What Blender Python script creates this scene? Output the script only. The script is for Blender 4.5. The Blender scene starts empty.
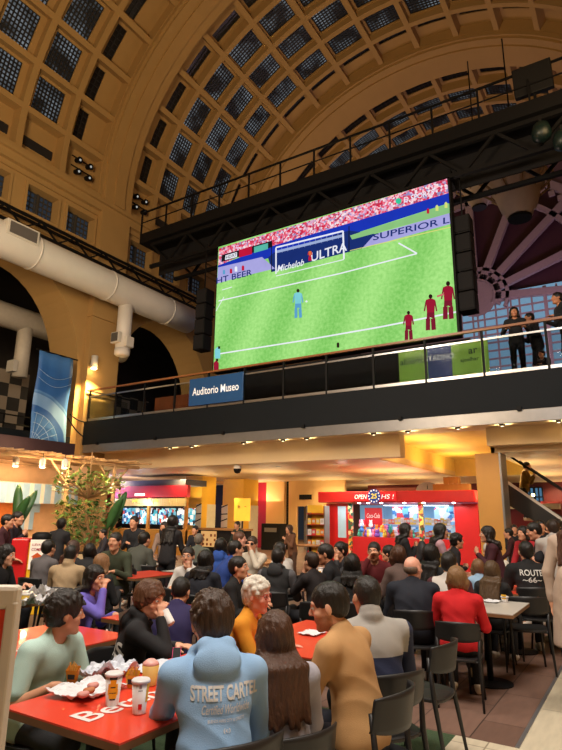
import bpy, bmesh, math, random
import numpy as np
from math import sin, cos, pi, radians as R, sqrt, atan2, floor as fl
from mathutils import Vector, Matrix
from mathutils.bvhtree import BVHTree
random.seed(7)
SC = bpy.context.scene
COL = SC.collection
# ------------------------------------------------------------ camera
EYE = 1.65; PITCH = R(14.0); YAW = R(32.2); ROLL = R(0.7); FPX = 563.0
cam_d = bpy.data.cameras.new('camera'); cam = bpy.data.objects.new('camera', cam_d); COL.objects.link(cam)
_f = Vector((-sin(YAW)*cos(PITCH), cos(YAW)*cos(PITCH), sin(PITCH)))
_r = Vector((cos(YAW), sin(YAW), 0)); _u = _r.cross(_f)
_r2 = _r*cos(ROLL)+_u*sin(ROLL); _u2 = _u*cos(ROLL)-_r*sin(ROLL)
m = Matrix((( _r2.x,_u2.x,-_f.x,0),( _r2.y,_u2.y,-_f.y,0),( _r2.z,_u2.z,-_f.z,EYE),(0,0,0,1)))
cam.matrix_world = m
cam_d.sensor_fit = 'VERTICAL'; cam_d.sensor_height = 36.0; cam_d.sensor_width = 27.0
cam_d.lens = 36.0*FPX/750.0; cam_d.clip_start = 0.05; cam_d.clip_end = 300
SC.camera = cam
def ray(px, py): return _f + _r2*((px-281)/FPX) - _u2*((py-375)/FPX)
E0 = Vector((0, 0, EYE))
def atZ(px, py, z): d = ray(px, py); return E0 + d*((z-EYE)/d.z)
def atY(px, py, y): d = ray(px, py); return E0 + d*(y/d.y)
def atX(px, py, x): d = ray(px, py); return E0 + d*(x/d.x)
def atD(px, py, D): d = ray(px, py); return E0 + d*(D/sqrt(d.x**2+d.y**2))
# ------------------------------------------------------------ view, world, lights
SC.view_settings.view_transform = 'Standard'; SC.view_settings.look = 'None'
SC.view_settings.exposure = 0.0; SC.view_settings.gamma = 1.0; SC.view_settings.use_curve_mapping = False
W = bpy.data.worlds.new('evening_sky'); SC.world = W; W.use_nodes = True
W.node_tree.nodes['Background'].inputs[0].default_value = (0.45, 0.5, 0.62, 1)
W.node_tree.nodes['Background'].inputs[1].default_value = 0.035
def light(kind, name, loc, power, color, size=1.0, target=None, size_y=None, spot=None, blend=0.6):
    L = bpy.data.lights.new(name, kind); L.energy = power; L.color = color
    if kind == 'AREA':
        L.size = size
        if size_y: L.shape = 'RECTANGLE'; L.size_y = size_y
    else: L.shadow_soft_size = size
    if kind == 'SPOT': L.spot_size = spot or R(100); L.spot_blend = blend
    o = bpy.data.objects.new(name, L); COL.objects.link(o); o.location = loc
    if target is not None:
        o.rotation_euler = (Vector(target)-Vector(loc)).to_track_quat('-Z', 'Y').to_euler()
    return o
WARM = (1.0, 0.78, 0.52); AMB = (1.0, 0.67, 0.32); NEU = (1.0, 0.90, 0.78); YEL = (1.0, 0.70, 0.25)
# added fill lamps overhead, out of view, standing in for hall lighting
light('AREA', 'hall_fill', (-1.0, 1.2, 8.5), 640, NEU, 2.4, (-2.4, 4.2, 0.8))
light('AREA', 'hall_fill', (-7.5, 3.5, 9.5), 520, NEU, 2.4, (-5.5, 7.5, 0.8))
light('AREA', 'hall_fill', (0.8, 6.0, 9.5), 330, NEU, 2.0, (-3.0, 10.0, 0.8))
# amber uplights on the vault
light('AREA', 'vault_uplight', (-7.0, -1.0, 8.0), 1250, AMB, 3.0, (-16.0, 11.0, 18.5))
light('AREA', 'vault_uplight', (0.5, 13.0, 12.0), 120, AMB, 2.5, (-12.0, 19.0, 24.0))
light('AREA', 'vault_uplight', (-15.5, 27.0, 14.0), 200, AMB, 2.5, (-8.0, 30.0, 25.0))
light('AREA', 'vault_uplight', (-10.0, 20.0, 13.0), 110, AMB, 2.5, (-10.0, 20.5, 25.0))
light('AREA', 'left_wall_fill', (-7.5, 1.0, 6.5), 560, (1.0, .85, .67), 2.2, (-18.5, 11.0, 8.5))  # added fill lamp that brightens the left wall, no fixture
light('AREA', 'far_end_purple', (-3.0, 28.5, 9.0), 420, (0.95, 0.62, .82), 2.5, (-4.5, 35.0, 17.0))
# ------------------------------------------------------------ materials
MATS = {}
def mat(name, col, rough=0.6, metal=0.0, var=0.12, scale=6.0, bump=0.0, bscale=40.0, emit=None, es=0.0, trans=0.0, coat=0.0, stretch=None, spec=None):
    if name in MATS: return MATS[name]
    M = bpy.data.materials.new(name); M.use_nodes = True; nt = M.node_tree; b = nt.nodes['Principled BSDF']
    b.inputs['Roughness'].default_value = rough; b.inputs['Metallic'].default_value = metal
    b.inputs['Transmission Weight'].default_value = trans; b.inputs['Coat Weight'].default_value = coat
    if spec is not None: b.inputs['Specular IOR Level'].default_value = spec
    tc = nt.nodes.new('ShaderNodeTexCoord')
    mp = nt.nodes.new('ShaderNodeMapping'); nt.links.new(tc.outputs['Object'], mp.inputs[0])
    if stretch: mp.inputs['Scale'].default_value = stretch
    if var > 0:
        n = nt.nodes.new('ShaderNodeTexNoise'); n.inputs['Scale'].default_value = scale; n.inputs['Detail'].default_value = 4
        nt.links.new(mp.outputs[0], n.inputs['Vector'])
        mx = nt.nodes.new('ShaderNodeMix'); mx.data_type = 'RGBA'
        mx.inputs[6].default_value = (*[c*(1-var) for c in col], 1); mx.inputs[7].default_value = (*[min(1, c*(1+var)) for c in col], 1)
        nt.links.new(n.outputs['Fac'], mx.inputs[0]); nt.links.new(mx.outputs[2], b.inputs['Base Color'])
    else: b.inputs['Base Color'].default_value = (*col, 1)
    if bump > 0:
        n2 = nt.nodes.new('ShaderNodeTexNoise'); n2.inputs['Scale'].default_value = bscale; n2.inputs['Detail'].default_value = 3
        nt.links.new(mp.outputs[0], n2.inputs['Vector'])
        bp = nt.nodes.new('ShaderNodeBump'); bp.inputs['Strength'].default_value = bump; bp.inputs['Distance'].default_value = 0.01
        nt.links.new(n2.outputs['Fac'], bp.inputs['Height']); nt.links.new(bp.outputs[0], b.inputs['Normal'])
    if emit: b.inputs['Emission Color'].default_value = (*emit, 1); b.inputs['Emission Strength'].default_value = es
    MATS[name] = M; return M
def emi(name, col, s=1.0):
    if name in MATS: return MATS[name]
    M = bpy.data.materials.new(name); M.use_nodes = True; nt = M.node_tree; nt.nodes.clear()
    e = nt.nodes.new('ShaderNodeEmission'); o = nt.nodes.new('ShaderNodeOutputMaterial')
    e.inputs[0].default_value = (*col, 1); e.inputs[1].default_value = s
    n = nt.nodes.new('ShaderNodeTexNoise'); n.inputs['Scale'].default_value = 3.0
    tc = nt.nodes.new('ShaderNodeTexCoord'); nt.links.new(tc.outputs['Object'], n.inputs['Vector'])
    mx = nt.nodes.new('ShaderNodeMix'); mx.data_type = 'RGBA'; nt.links.new(n.outputs['Fac'], mx.inputs[0])
    mx.inputs[6].default_value = (*[c*.88 for c in col], 1); mx.inputs[7].default_value = (*[c*1.1 for c in col], 1)
    nt.links.new(mx.outputs[2], e.inputs[0])
    nt.links.new(e.outputs[0], o.inputs[0]); MATS[name] = M; return M
def srgb(h):
    h = h.lstrip('#'); c = [int(h[i:i+2], 16)/255 for i in (0, 2, 4)]
    return tuple(x/12.92 if x <= .04045 else ((x+.055)/1.055)**2.4 for x in c)
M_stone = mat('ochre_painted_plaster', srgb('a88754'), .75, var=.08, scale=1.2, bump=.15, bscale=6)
M_stone2 = mat('ochre_painted_panel', srgb('a47c44'), .8, var=.1, scale=1.5)
M_black = mat('black_painted_steel', (.005, .005, .006), .6, var=.2, spec=.2)
M_dark = mat('dark_panel', (.010, .010, .012), .7, spec=.2)
M_charc = mat('charcoal_fascia', (.005, .008, .012), .65, var=.15, scale=2, spec=.2)
M_white = mat('white_paint', (.62, .60, .56), .55, var=.06)
M_duct = mat('white_duct_metal', (.70, .68, .66), .45, var=.08, scale=2)
M_cream = mat('cream_soffit', srgb('d8c3a0'), .55, var=.05, scale=2)
M_grey = mat('grey_metal', (.25, .25, .26), .35, .6)
M_steel = mat('brushed_steel', (.45, .45, .46), .3, .9)
M_wood = mat('oak_wood', srgb('9a7148'), .5, var=.25, scale=3, stretch=(1, 8, 1))
M_red = mat('glossy_red_panel', (.62, .015, .02), .35, var=.06)
M_glass = mat('clear_glass', (.85, .88, .9), .03, trans=1.0, var=0); M_glass.node_tree.nodes['Principled BSDF'].inputs['IOR'].default_value = 1.08
M_downl = emi('downlight_glow', (1.0, .92, .78), 5.0)
M_skin = {}
# ------------------------------------------------------------ mesh helpers
def mk(name, verts, faces, mats, parent=None, idx=None, smooth=False, loc=None):
    me = bpy.data.meshes.new(name); me.from_pydata([tuple(v) for v in verts], [], faces)
    if not isinstance(mats, (list, tuple)): mats = [mats]
    for m_ in mats: me.materials.append(m_)
    if idx: me.polygons.foreach_set('material_index', idx)
    if smooth: me.polygons.foreach_set('use_smooth', [True]*len(me.polygons))
    me.update()
    o = bpy.data.objects.new(name, me); COL.objects.link(o)
    if parent: o.parent = parent
    if loc is not None: o.location = loc
    return o
class MB:
    def __init__(s): s.v = []; s.f = []; s.i = []; s.mi = 0
    def add(s, v, f):
        n = len(s.v); s.v += [Vector(p) for p in v]; s.f += [tuple(n+a for a in q) for q in f]; s.i += [s.mi]*len(f); return s
    def box(s, c, d, rz=0, M=None):
        x, y, z = [a/2 for a in d]; c = Vector(c); P = []
        for i in (-1, 1):
            for j in (-1, 1):
                for k in (-1, 1):
                    p = Vector((i*x, j*y, k*z))
                    if rz: p = Vector((p.x*cos(rz)-p.y*sin(rz), p.x*sin(rz)+p.y*cos(rz), p.z))
                    if M: p = M @ p
                    P.append(c+p)
        return s.add(P, [(0, 1, 3, 2), (4, 6, 7, 5), (0, 4, 5, 1), (2, 3, 7, 6), (0, 2, 6, 4), (1, 5, 7, 3)])
    def bb(s, x0, x1, y0, y1, z0, z1): return s.box(((x0+x1)/2, (y0+y1)/2, (z0+z1)/2), (x1-x0, y1-y0, z1-z0))
    def beam(s, a, b, w, h=None, up=(0, 0, 1)):
        a = Vector(a); b = Vector(b); h = h or w; d = (b-a).normalized(); u = Vector(up)
        if abs(d.dot(u)) > .98: u = Vector((1, 0, 0))
        sx = d.cross(u).normalized(); sz = sx.cross(d); P = []
        for q in (a, b):
            for i, k in ((-1, -1), (1, -1), (1, 1), (-1, 1)): P.append(q+sx*i*w/2+sz*k*h/2)
        return s.add(P, [(3, 2, 1, 0), (4, 5, 6, 7), (0, 1, 5, 4), (1, 2, 6, 5), (2, 3, 7, 6), (3, 0, 4, 7)])
    def tube(s, pts, r, n=10, cap=True):
        pts = [Vector(p) for p in pts]; rs = r if isinstance(r, (list, tuple)) else [r]*len(pts); P = []; F = []
        prev = None
        for i, p in enumerate(pts):
            d = (pts[min(i+1, len(pts)-1)]-pts[max(i-1, 0)]).normalized()
            if prev is None:
                u = Vector((0, 0, 1)) if abs(d.z) < .9 else Vector((1, 0, 0))
                sx = d.cross(u).normalized()
            else: sx = (prev-d*prev.dot(d)).normalized()
            prev = sx; sy = d.cross(sx)
            for k in range(n): a = 2*pi*k/n; P.append(p+(sx*cos(a)+sy*sin(a))*rs[i])
        for i in range(len(pts)-1):
            for k in range(n): F.append((i*n+k, i*n+(k+1) % n, (i+1)*n+(k+1) % n, (i+1)*n+k))
        if cap: F.append(tuple(range(n))[::-1]); F.append(tuple((len(pts)-1)*n+k for k in range(n)))
        return s.add(P, F)
    def lathe(s, prof, c=(0, 0, 0), n=20):
        c = Vector(c); P = []; F = []
        for (r, z) in prof:
            for k in range(n): a = 2*pi*k/n; P.append(c+Vector((r*cos(a), r*sin(a), z)))
        for i in range(len(prof)-1):
            for k in range(n): F.append((i*n+k, i*n+(k+1) % n, (i+1)*n+(k+1) % n, (i+1)*n+k))
        F.append(tuple(range(n))[::-1]); F.append(tuple((len(prof)-1)*n+k for k in range(n)))
        return s.add(P, F)
    def build(s, name, mats, parent=None, smooth=False, loc=None, bevel=0):
        o = mk(name, s.v, s.f, mats, parent, s.i, smooth, loc)
        if bevel:
            b = o.modifiers.new('bevel', 'BEVEL'); b.width = bevel; b.segments = 2; b.limit_method = 'ANGLE'
        return o
def tag(o, label, cat, group=None):
    o['label'] = label; o['category'] = cat
    if group: o['group'] = group
    return o
def struct(o): o['kind'] = 'structure'; return o
def empty(name, loc=(0, 0, 0), rz=0, label=None, cat=None, group=None):
    o = bpy.data.objects.new(name, None); COL.objects.link(o); o.location = loc; o.rotation_euler = (0, 0, rz); o.empty_display_size = .1
    if label: tag(o, label, cat, group)
    return o
def dup(root, loc, rz=None, label=None, group=None):
    r = root.copy(); COL.objects.link(r); r.location = loc
    if rz is not None: r.rotation_euler = (0, 0, rz)
    if label: r['label'] = label
    if group: r['group'] = group
    for ch in [c for c in list(root.children)]:
        c = ch.copy(); COL.objects.link(c); c.parent = r
        for g in list(ch.children):
            d = g.copy(); COL.objects.link(d); d.parent = c
    return r
def textmesh(s, size=1.0, shear=0.0, space=1.0, off=.012):
    cu = bpy.data.curves.new('t', 'FONT'); cu.body = s; cu.size = size; cu.shear = shear; cu.space_character = space; cu.offset = off*size
    cu.align_x = 'CENTER'; cu.align_y = 'CENTER'; cu.resolution_u = 3
    o = bpy.data.objects.new('t', cu); COL.objects.link(o)
    bpy.context.view_layer.update()
    me = bpy.data.meshes.new_from_object(o.evaluated_get(bpy.context.evaluated_depsgraph_get()))
    bpy.data.objects.remove(o)
    V = [v.co.copy() for v in me.vertices]; F = [tuple(p.vertices) for p in me.polygons]
    bpy.data.meshes.remove(me); return V, F
def text(name, s, mt, O, X, Y, h, parent=None, width=None, **k):
    """flat lettering: centre O, reading direction X, up direction Y, cap height h"""
    V, F = textmesh(s, 1.0, **k); xs = [v.x for v in V]; ys = [v.y for v in V]
    H = max(ys)-min(ys); cx = (max(xs)+min(xs))/2; cy = (max(ys)+min(ys))/2
    sy = h/H; sx = (width/(max(xs)-min(xs))) if width else sy
    O = Vector(O); X = Vector(X); Y = Vector(Y)
    return mk(name, [O+X*((v.x-cx)*sx)+Y*((v.y-cy)*sy) for v in V], F, mt, parent)
# ------------------------------------------------------------ floor
def tile_mat(name, c1, c2, mortar, sx, sy, rough, msize=.006, off=0.0, rot=0):
    M = bpy.data.materials.new(name); M.use_nodes = True; nt = M.node_tree; b = nt.nodes['Principled BSDF']
    b.inputs['Roughness'].default_value = rough
    tc = nt.nodes.new('ShaderNodeTexCoord'); mp = nt.nodes.new('ShaderNodeMapping'); mp.inputs['Rotation'].default_value = (0, 0, rot)
    nt.links.new(tc.outputs['Object'], mp.inputs[0])
    br = nt.nodes.new('ShaderNodeTexBrick'); nt.links.new(mp.outputs[0], br.inputs['Vector'])
    br.inputs['Color1'].default_value = (*c1, 1); br.inputs['Color2'].default_value = (*c2, 1); br.inputs['Mortar'].default_value = (*mortar, 1)
    br.inputs['Scale'].default_value = 1.0; br.inputs['Brick Width'].default_value = sx; br.inputs['Row Height'].default_value = sy
    br.inputs['Mortar Size'].default_value = msize; br.offset = off
    n = nt.nodes.new('ShaderNodeTexNoise'); n.inputs['Scale'].default_value = 4; n.inputs['Detail'].default_value = 6
    mp2 = nt.nodes.new('ShaderNodeMapping'); nt.links.new(tc.outputs['Object'], mp2.inputs[0]); mp2.inputs['Scale'].default_value = (5, 1, 1)
    nt.links.new(mp2.outputs[0], n.inputs['Vector'])
    mx = nt.nodes.new('ShaderNodeMix'); mx.data_type = 'RGBA'; mx.blend_type = 'MULTIPLY'; mx.inputs[0].default_value = .5
    nt.links.new(br.outputs[0], mx.inputs[6])
    cr = nt.nodes.new('ShaderNodeValToRGB'); cr.color_ramp.elements[0].color = (.45, .45, .45, 1); cr.color_ramp.elements[1].color = (1.3, 1.3, 1.3, 1)
    nt.links.new(n.outputs['Fac'], cr.inputs[0]); nt.links.new(cr.outputs[0], mx.inputs[7]); nt.links.new(mx.outputs[2], b.inputs['Base Color'])
    return M
M_plank = tile_mat('brown_vinyl_planks', srgb('7d6154'), srgb('6a5145'), srgb('3b2c25'), .9, .45, .55, .005, .5, R(90))
M_tile = tile_mat('cream_floor_tile', srgb('d6cdb6'), srgb('cfc5ac'), srgb('958a74'), 1.2, 1.2, .3, .006)
M_turf = mat('artificial_turf', srgb('3a4f33'), .9, var=.6, scale=60, bump=.9, bscale=220)
def quadfloor(name, x0, x1, y0, y1, mt, z=0, th=.2):
    return struct(MB().bb(x0, x1, y0, y1, z-th, z).build(name, mt))
quadfloor('floor', -1.0, 3.2, -3, 36, M_tile)
quadfloor('floor', -1.45, -1.0, -3, 4.93, M_tile)
quadfloor('floor', -30, -1.0, 4.93, 36, M_plank)
quadfloor('floor', -30, -1.45, -3, 4.93, M_turf)
# metal edge strip between the planks and the tiles
struct(MB().bb(-1.015, -.985, 4.93, 20, .0, .006).build('trim_1', M_grey))
# ------------------------------------------------------------ left nave wall with arcade
XW = -18.5; XB = -20.2
def arch_wall(name, y0, y1, zb, zt, arches, mt, x0=XB, x1=XW):
    """wall slab between x0 and x1 with arched openings (centre, halfwidth, springing, rise)"""
    mb = MB(); N = 24
    edges = sorted([(c-hw, c+hw, c, hw, zs, b) for c, hw, zs, b in arches])
    cur = y0
    for a0, a1, c, hw, zs, b in edges:
        mb.bb(x0, x1, cur, a0, zb, zt)
        for i in range(N):
            ya = c-hw*cos(pi*i/N); yb = c-hw*cos(pi*(i+1)/N)
            za = zs+b*sin(pi*i/N); zb_ = zs+b*sin(pi*(i+1)/N)
            P = [(x, y, z) for x in (x0, x1) for y, z in ((ya, za), (yb, zb_), (yb, zt), (ya, zt))]
            mb.add(P, [(3, 2, 1, 0), (4, 5, 6, 7), (0, 1, 5, 4), (2, 3, 7, 6)])
        cur = a1
    mb.bb(x0, x1, cur, y1, zb, zt)
    return struct(mb.build(name, mt))
ARCH = [(2.9, 3.1, 7.0, 4.0), (11.0, 3.1, 7.0, 4.0), (19.1, 3.1, 7.0, 3.7), (27.2, 3.1, 7.0, 3.7)]
def frieze_wall():
    # upper wall z 11.4..14.6 with recessed windows
    mb = MB(); ws = []
    y = -4.0
    zlo, zhi = 12.75, 13.85
    cents = []
    cents = [5.4, 7.5, 9.6, 11.7, 13.5, 16.9, 18.9, 20.9, 26.0, 28.0, 29.6, 32.5]
    cents = [c for c in cents]
    hw = .68; cur = -4.0
    for c in cents:
        mb.bb(XB, XW, cur, c-hw, 11.0, 14.3)
        mb.bb(XB, XW, c-hw, c+hw, 11.0, zlo); mb.bb(XB, XW, c-hw, c+hw, zhi, 14.3)
        # moulding around
        for a in ((c-hw-.1, c-hw, zlo-.1, zhi+.1), (c+hw, c+hw+.1, zlo-.1, zhi+.1), (c-hw, c+hw, zlo-.1, zlo), (c-hw, c+hw, zhi, zhi+.1)):
            mb.bb(XW, XW+.07, *a)
        cur = c+hw; ws.append(c)
    mb.bb(XB, XW, cur, 36, 11.0, 14.3)
    struct(mb.build('wall_left', M_stone))
    return ws, hw, zlo, zhi
arch_wall('wall_left', -4, 36, 3.2, 11.0, ARCH, M_stone)
fw = frieze_wall()
M_louv = mat('dark_window_grille', (.05, .045, .04), .5)
NWIN = [0]
def winname(): NWIN[0] += 1; return 'window_%d' % NWIN[0]
M_paneD = emi('dim_evening_pane', (.06, .075, .10), .35)
for c in fw[0]:
    mb = MB(); mb.mi = 1; mb.bb(XW-.42, XW-.40, c-fw[1], c+fw[1], fw[2], fw[3]); mb.mi = 0
    n = 7
    for i in range(n+1):
        yy = c-fw[1]+i*2*fw[1]/n; mb.bb(XW-.40, XW-.36, yy-.018, yy+.018, fw[2], fw[3])
    for i in range(6):
        zz = fw[2]+i*(fw[3]-fw[2])/5; mb.bb(XW-.40, XW-.35, c-fw[1], c+fw[1], zz-.02, zz+.02)
    mb.bb(XW-.42, XW-.30, c-.04, c+.04, fw[2], fw[3])
    struct(mb.build(winname(), [M_louv, M_paneD]))
# cornice mouldings
mb = MB(); mb.bb(XB, XW+.28, -4, 36, 14.3, 14.62); mb.bb(XB, XW+.42, -4, 36, 14.62, 14.78); mb.bb(XB, XW+.2, -4, 36, 14.78, 15.06); mb.bb(XW, XW+.12, -4, 36, 12.15, 12.35); mb.bb(XW, XW+.1, -4, 36, 14.1, 14.3)
struct(mb.build('trim_2', M_stone))
# pilasters and their imposts, ground piers
for (a, b) in ((5.2, 6.8), (14.35, 15.9), (22.9, 24.3), (30.4, 31.6)):
    mb = MB(); mb.bb(XW, XW+.30, a, b, 0 if b < 16 else 5.1, 14.3); mb.bb(XW, XW+.38, a-.05, b+.05, 9.5, 9.66); mb.bb(XW, XW+.36, a-.04, b+.04, 10.9, 11.15)
    if b < 16: mb.bb(XB, XW, a-.25, b+.25, 0, 3.2)
    struct(mb.build('wall_left_pier', M_stone))
for c in (14.35-.2+.0,): pass
# ------------------------------------------------------------ barrel vault
VX, VA, VB, VZ = -7.8, 10.7, 9.8, 15.48
def vp(th, y, d=0.0): return Vector((VX-(VA+d)*cos(th), y, VZ+(VB+d)*sin(th)))
def vbox(mb, t0, t1, y0, y1, d0, d1, n=3):
    for i in range(n):
        a = t0+(t1-t0)*i/n; b = t0+(t1-t0)*(i+1)/n
        P = [vp(a, y0, d0), vp(a, y1, d0), vp(b, y1, d0), vp(b, y0, d0), vp(a, y0, d1), vp(a, y1, d1), vp(b, y1, d1), vp(b, y0, d1)]
        mb.add(P, [(0, 1, 2, 3), (7, 6, 5, 4), (0, 4, 5, 1), (1, 5, 6, 2), (2, 6, 7, 3), (3, 7, 4, 0)])
TH = [R(-2.6)]+[R(8.2+10.7*k) for k in range(16)]+[R(182.6)]
M_wbar = mat('blackened_window_bars', (.015, .016, .02), .5)
def pane_mat():
    M = bpy.data.materials.new('evening_glass_blocks'); M.use_nodes = True; nt = M.node_tree; b = nt.nodes['Principled BSDF']
    b.inputs['Base Color'].default_value = (.01, .012, .015, 1); b.inputs['Roughness'].default_value = .4
    tc = nt.nodes.new('ShaderNodeTexCoord'); oi = nt.nodes.new('ShaderNodeObjectInfo')
    v = nt.nodes.new('ShaderNodeVectorMath'); v.operation = 'ADD'; nt.links.new(tc.outputs['Object'], v.inputs[0]); nt.links.new(oi.outputs['Location'], v.inputs[1])
    n = nt.nodes.new('ShaderNodeTexNoise'); n.inputs['Scale'].default_value = 1.1; n.inputs['Detail'].default_value = 3; nt.links.new(v.outputs[0], n.inputs['Vector'])
    cr = nt.nodes.new('ShaderNodeValToRGB'); cr.color_ramp.elements[0].position = .42; cr.color_ramp.elements[1].position = .72
    cr.color_ramp.elements[0].color = (.008, .010, .013, 1); cr.color_ramp.elements[1].color = (.34, .40, .46, 1)
    nt.links.new(n.outputs['Fac'], cr.inputs[0]); nt.links.new(cr.outputs[0], b.inputs['Emission Color']); b.inputs['Emission Strength'].default_value = .55
    return M
M_pane = pane_mat()
def lattice(w, h, n, m_):
    mb = MB(); mb.mi = 1; mb.bb(-w/2, w/2, -h/2, h/2, .02, .03); mb.mi = 0
    for i in range(n+1): x = -w/2+w*i/n; mb.bb(x-.026, x+.026, -h/2, h/2, -.03, .02)
    for i in range(m_+1): y = -h/2+h*i/m_; mb.bb(-w/2, w/2, y-.026, y+.026, -.03, .02)
    o = mb.build('w', [M_wbar, M_pane]); me = o.data; bpy.data.objects.remove(o); return me
LAT = lattice(1.22, 1.50, 8, 9)
def slotmesh():
    mb = MB(); mb.mi = 1; mb.bb(-.25, .25, -.74, .74, .02, .03); mb.mi = 0
    for i in range(3): mb.bb(-.25+.25*i-.02, -.25+.25*i+.02, -.74, .74, -.02, .02)
    for i in range(7): y = -.74+1.48*i/6; mb.bb(-.25, .25, y-.02, y+.02, -.02, .02)
    o = mb.build('w', [M_wbar, mat('black_slot_glass', (.006, .006, .008), .3, var=0)]); me = o.data; bpy.data.objects.remove(o); return me
SLOT = slotmesh()
def win(mesh, th, y, d):
    o = bpy.data.objects.new(winname(), mesh); COL.objects.link(o); struct(o)
    p = vp(th, y, d); nrm = Vector((-cos(th)/VA, 0, sin(th)/VB)).normalized(); tx = Vector((0, 1, 0)); ty = nrm.cross(tx)
    mm = Matrix((tx, ty, nrm)).transposed().to_4x4(); mm.translation = p; o.matrix_world = mm
def bay(y0, y1, slots=(0, 4), thmax=R(150), flip=False):
    mb = MB(); n = 5; w = (y1-y0)/n; rb = .13
    for k in range(len(TH)): vbox(mb, TH[k]-R(.7), TH[k]+R(.7), y0, y1, 0, .55, 1)
    for k in range(len(TH)-1):
        a, b = TH[k]+R(.7), TH[k+1]-R(.7)
        for j in range(n+1):
            yc = y0+j*w; vbox(mb, a, b, max(y0, yc-rb), min(y1, yc+rb), 0, .55, 3)
        for j in range(n):
            ya, yb = y0+j*w+rb, y0+(j+1)*w-rb; yc = (ya+yb)/2; tc = (a+b)/2
            if k == 0 or k == len(TH)-2:
                vbox(mb, a, b, ya, yb, .5, .55, 2)
                if k == 0 and 0 < j < 4: w1 = MB(); vbox(w1, R(1.2), R(3.4), ya+.12, yb-.12, .46, .5, 1); struct(w1.build(winname(), M_wbar))
                continue
            if j in slots:
                sy = .25; off = (-.26 if j == 4 else .26)
                hw = .74/((VA+VB)/2+.5)
                vbox(mb, a, tc-hw, ya, yb, .5, .56, 1); vbox(mb, tc+hw, b, ya, yb, .5, .56, 1)
                vbox(mb, tc-hw, tc+hw, ya, yc+off-sy, .5, .56, 2); vbox(mb, tc-hw, tc+hw, yc+off+sy, yb, .5, .56, 2)
                if tc < thmax: win(SLOT, tc, yc+off, .56)
            else:
                hw = .75/((VA+VB)/2+.35); sy = .61
                for s0, s1, q0, q1 in ((a, tc-hw, ya, yb), (tc+hw, b, ya, yb), (tc-hw, tc+hw, ya, yc-sy), (tc-hw, tc+hw, yc+sy, yb)):
                    if s1 > s0+1e-4 and q1 > q0: vbox(mb, s0, s1, q0, q1, .36, .52, 1)
                if tc < thmax: win(LAT, tc, yc, .42)
    vbox(mb, TH[0], TH[-1], y0, y1, .75, .8, 30)
    return struct(mb.build('ceiling', M_stone))
def band(y0, y1):
    mb = MB(); vbox(mb, R(-4), R(184), y0, y1, -.32, .8, 48)
    vbox(mb, R(-4), R(184), y0-.12, y0+.14, -.2, .2, 48); vbox(mb, R(-4), R(184), y1-.14, y1+.12, -.2, .2, 48)
    vbox(mb, R(-4), R(184), y0+.45, y1-.45, -.40, -.32, 48)
    return struct(mb.build('ceiling', M_stone))
bay(4.55, 14.35-1.4+1.42); band(14.4, 15.87); bay(15.9, 24.28); band(24.3, 26.35); bay(26.4, 34.8)
band(3.1, 4.55); 
mb = MB(); vbox(mb, R(-4), R(184), -4, 3.1, 0, .5, 24); struct(mb.build('ceiling', M_stone))
# ------------------------------------------------------------ far end wall with the great fan window
M_purp = mat('dusky_end_wall', srgb('5c4650'), .8, var=.15, scale=.6)
mb = MB(); N = 32; hub = Vector((-7.4, 34.9, 15.2))
RO = 8.3
for i in range(N):
    a, b = -.35+(pi+.7)*i/N, -.35+(pi+.7)*(i+1)/N
    P = []
    for yy in (34.9, 35.4):
        P += [(hub.x+RO*cos(a), yy, hub.z+RO*sin(a)), (hub.x+RO*cos(b), yy, hub.z+RO*sin(b)), (hub.x+14*cos(b), yy, hub.z+14*sin(b)), (hub.x+14*cos(a), yy, hub.z+14*sin(a))]
    mb.add(P, [(0, 1, 2, 3), (7, 6, 5, 4), (0, 4, 5, 1)])
mb.bb(-19, 3, 34.9, 35.4, 0, 8.5)
struct(mb.build('wall_back', M_purp))
wf = MB(); wf.mi = 0
for i in range(9):
    a = -.1+ (pi+.2)*i/8
    wf.beam(hub+Vector((cos(a), 0, sin(a)))*1.2, hub+Vector((cos(a), 0, sin(a)))*RO, .46, .3, (0, 1, 0))
for rr, w in ((1.3, .5), (1.9, .2), (6.6, .3), (8.1, .5)):
    for i in range(40):
        a, b = -.5+(pi+1)*i/40, -.5+(pi+1)*(i+1)/40
        wf.beam(hub+Vector((cos(a)*rr, 0, sin(a)*rr)), hub+Vector((cos(b)*rr, 0, sin(b)*rr)), w, .3, (0, 1, 0))
for i in range(16):
    a, b = 2*pi*i/16, 2*pi*(i+1)/16
    wf.add([hub, hub+Vector((cos(a)*1.3, -.1, sin(a)*1.3)), hub+Vector((cos(b)*1.3, -.1, sin(b)*1.3))], [(0, 1, 2)])
for i in range(46):   # plaster scallops along the rim
    a = -.3+(pi+.6)*i/45; c = hub+Vector((cos(a)*7.6, -.12, sin(a)*7.6)); wf.box(c, (.34, .12, .34), 0, Matrix.Rotation(-a+.78, 3, 'Y'))
for i in range(8):    # glazing bars of the lower lights
    wf.beam(hub+Vector((-8+2*i, .05, -6.6)), hub+Vector((-8+2*i, .05, 0)), .1, .1)
for i in range(12): wf.beam(hub+Vector((-8, .05, -6.2+.52*i)), hub+Vector((8, .05, -6.2+.52*i)), .09, .1)
for i in range(24): wf.beam(hub+Vector((-8+.7*i, .05, -6.6)), hub+Vector((-8+.7*i, .05, 0)), .07, .1)
wf.mi = 1
wf.add([hub+Vector((-9, .4, -7)), hub+Vector((9, .4, -7)), hub+Vector((9, .4, .2)), hub+Vector((-9, .4, .2))], [(0, 1, 2, 3)])
wf.mi = 2
wf.add([hub+Vector((-9, .4, .2)), hub+Vector((9, .4, .2)), hub+Vector((9, .4, 9)), hub+Vector((-9, .4, 9))], [(0, 1, 2, 3)])
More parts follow.
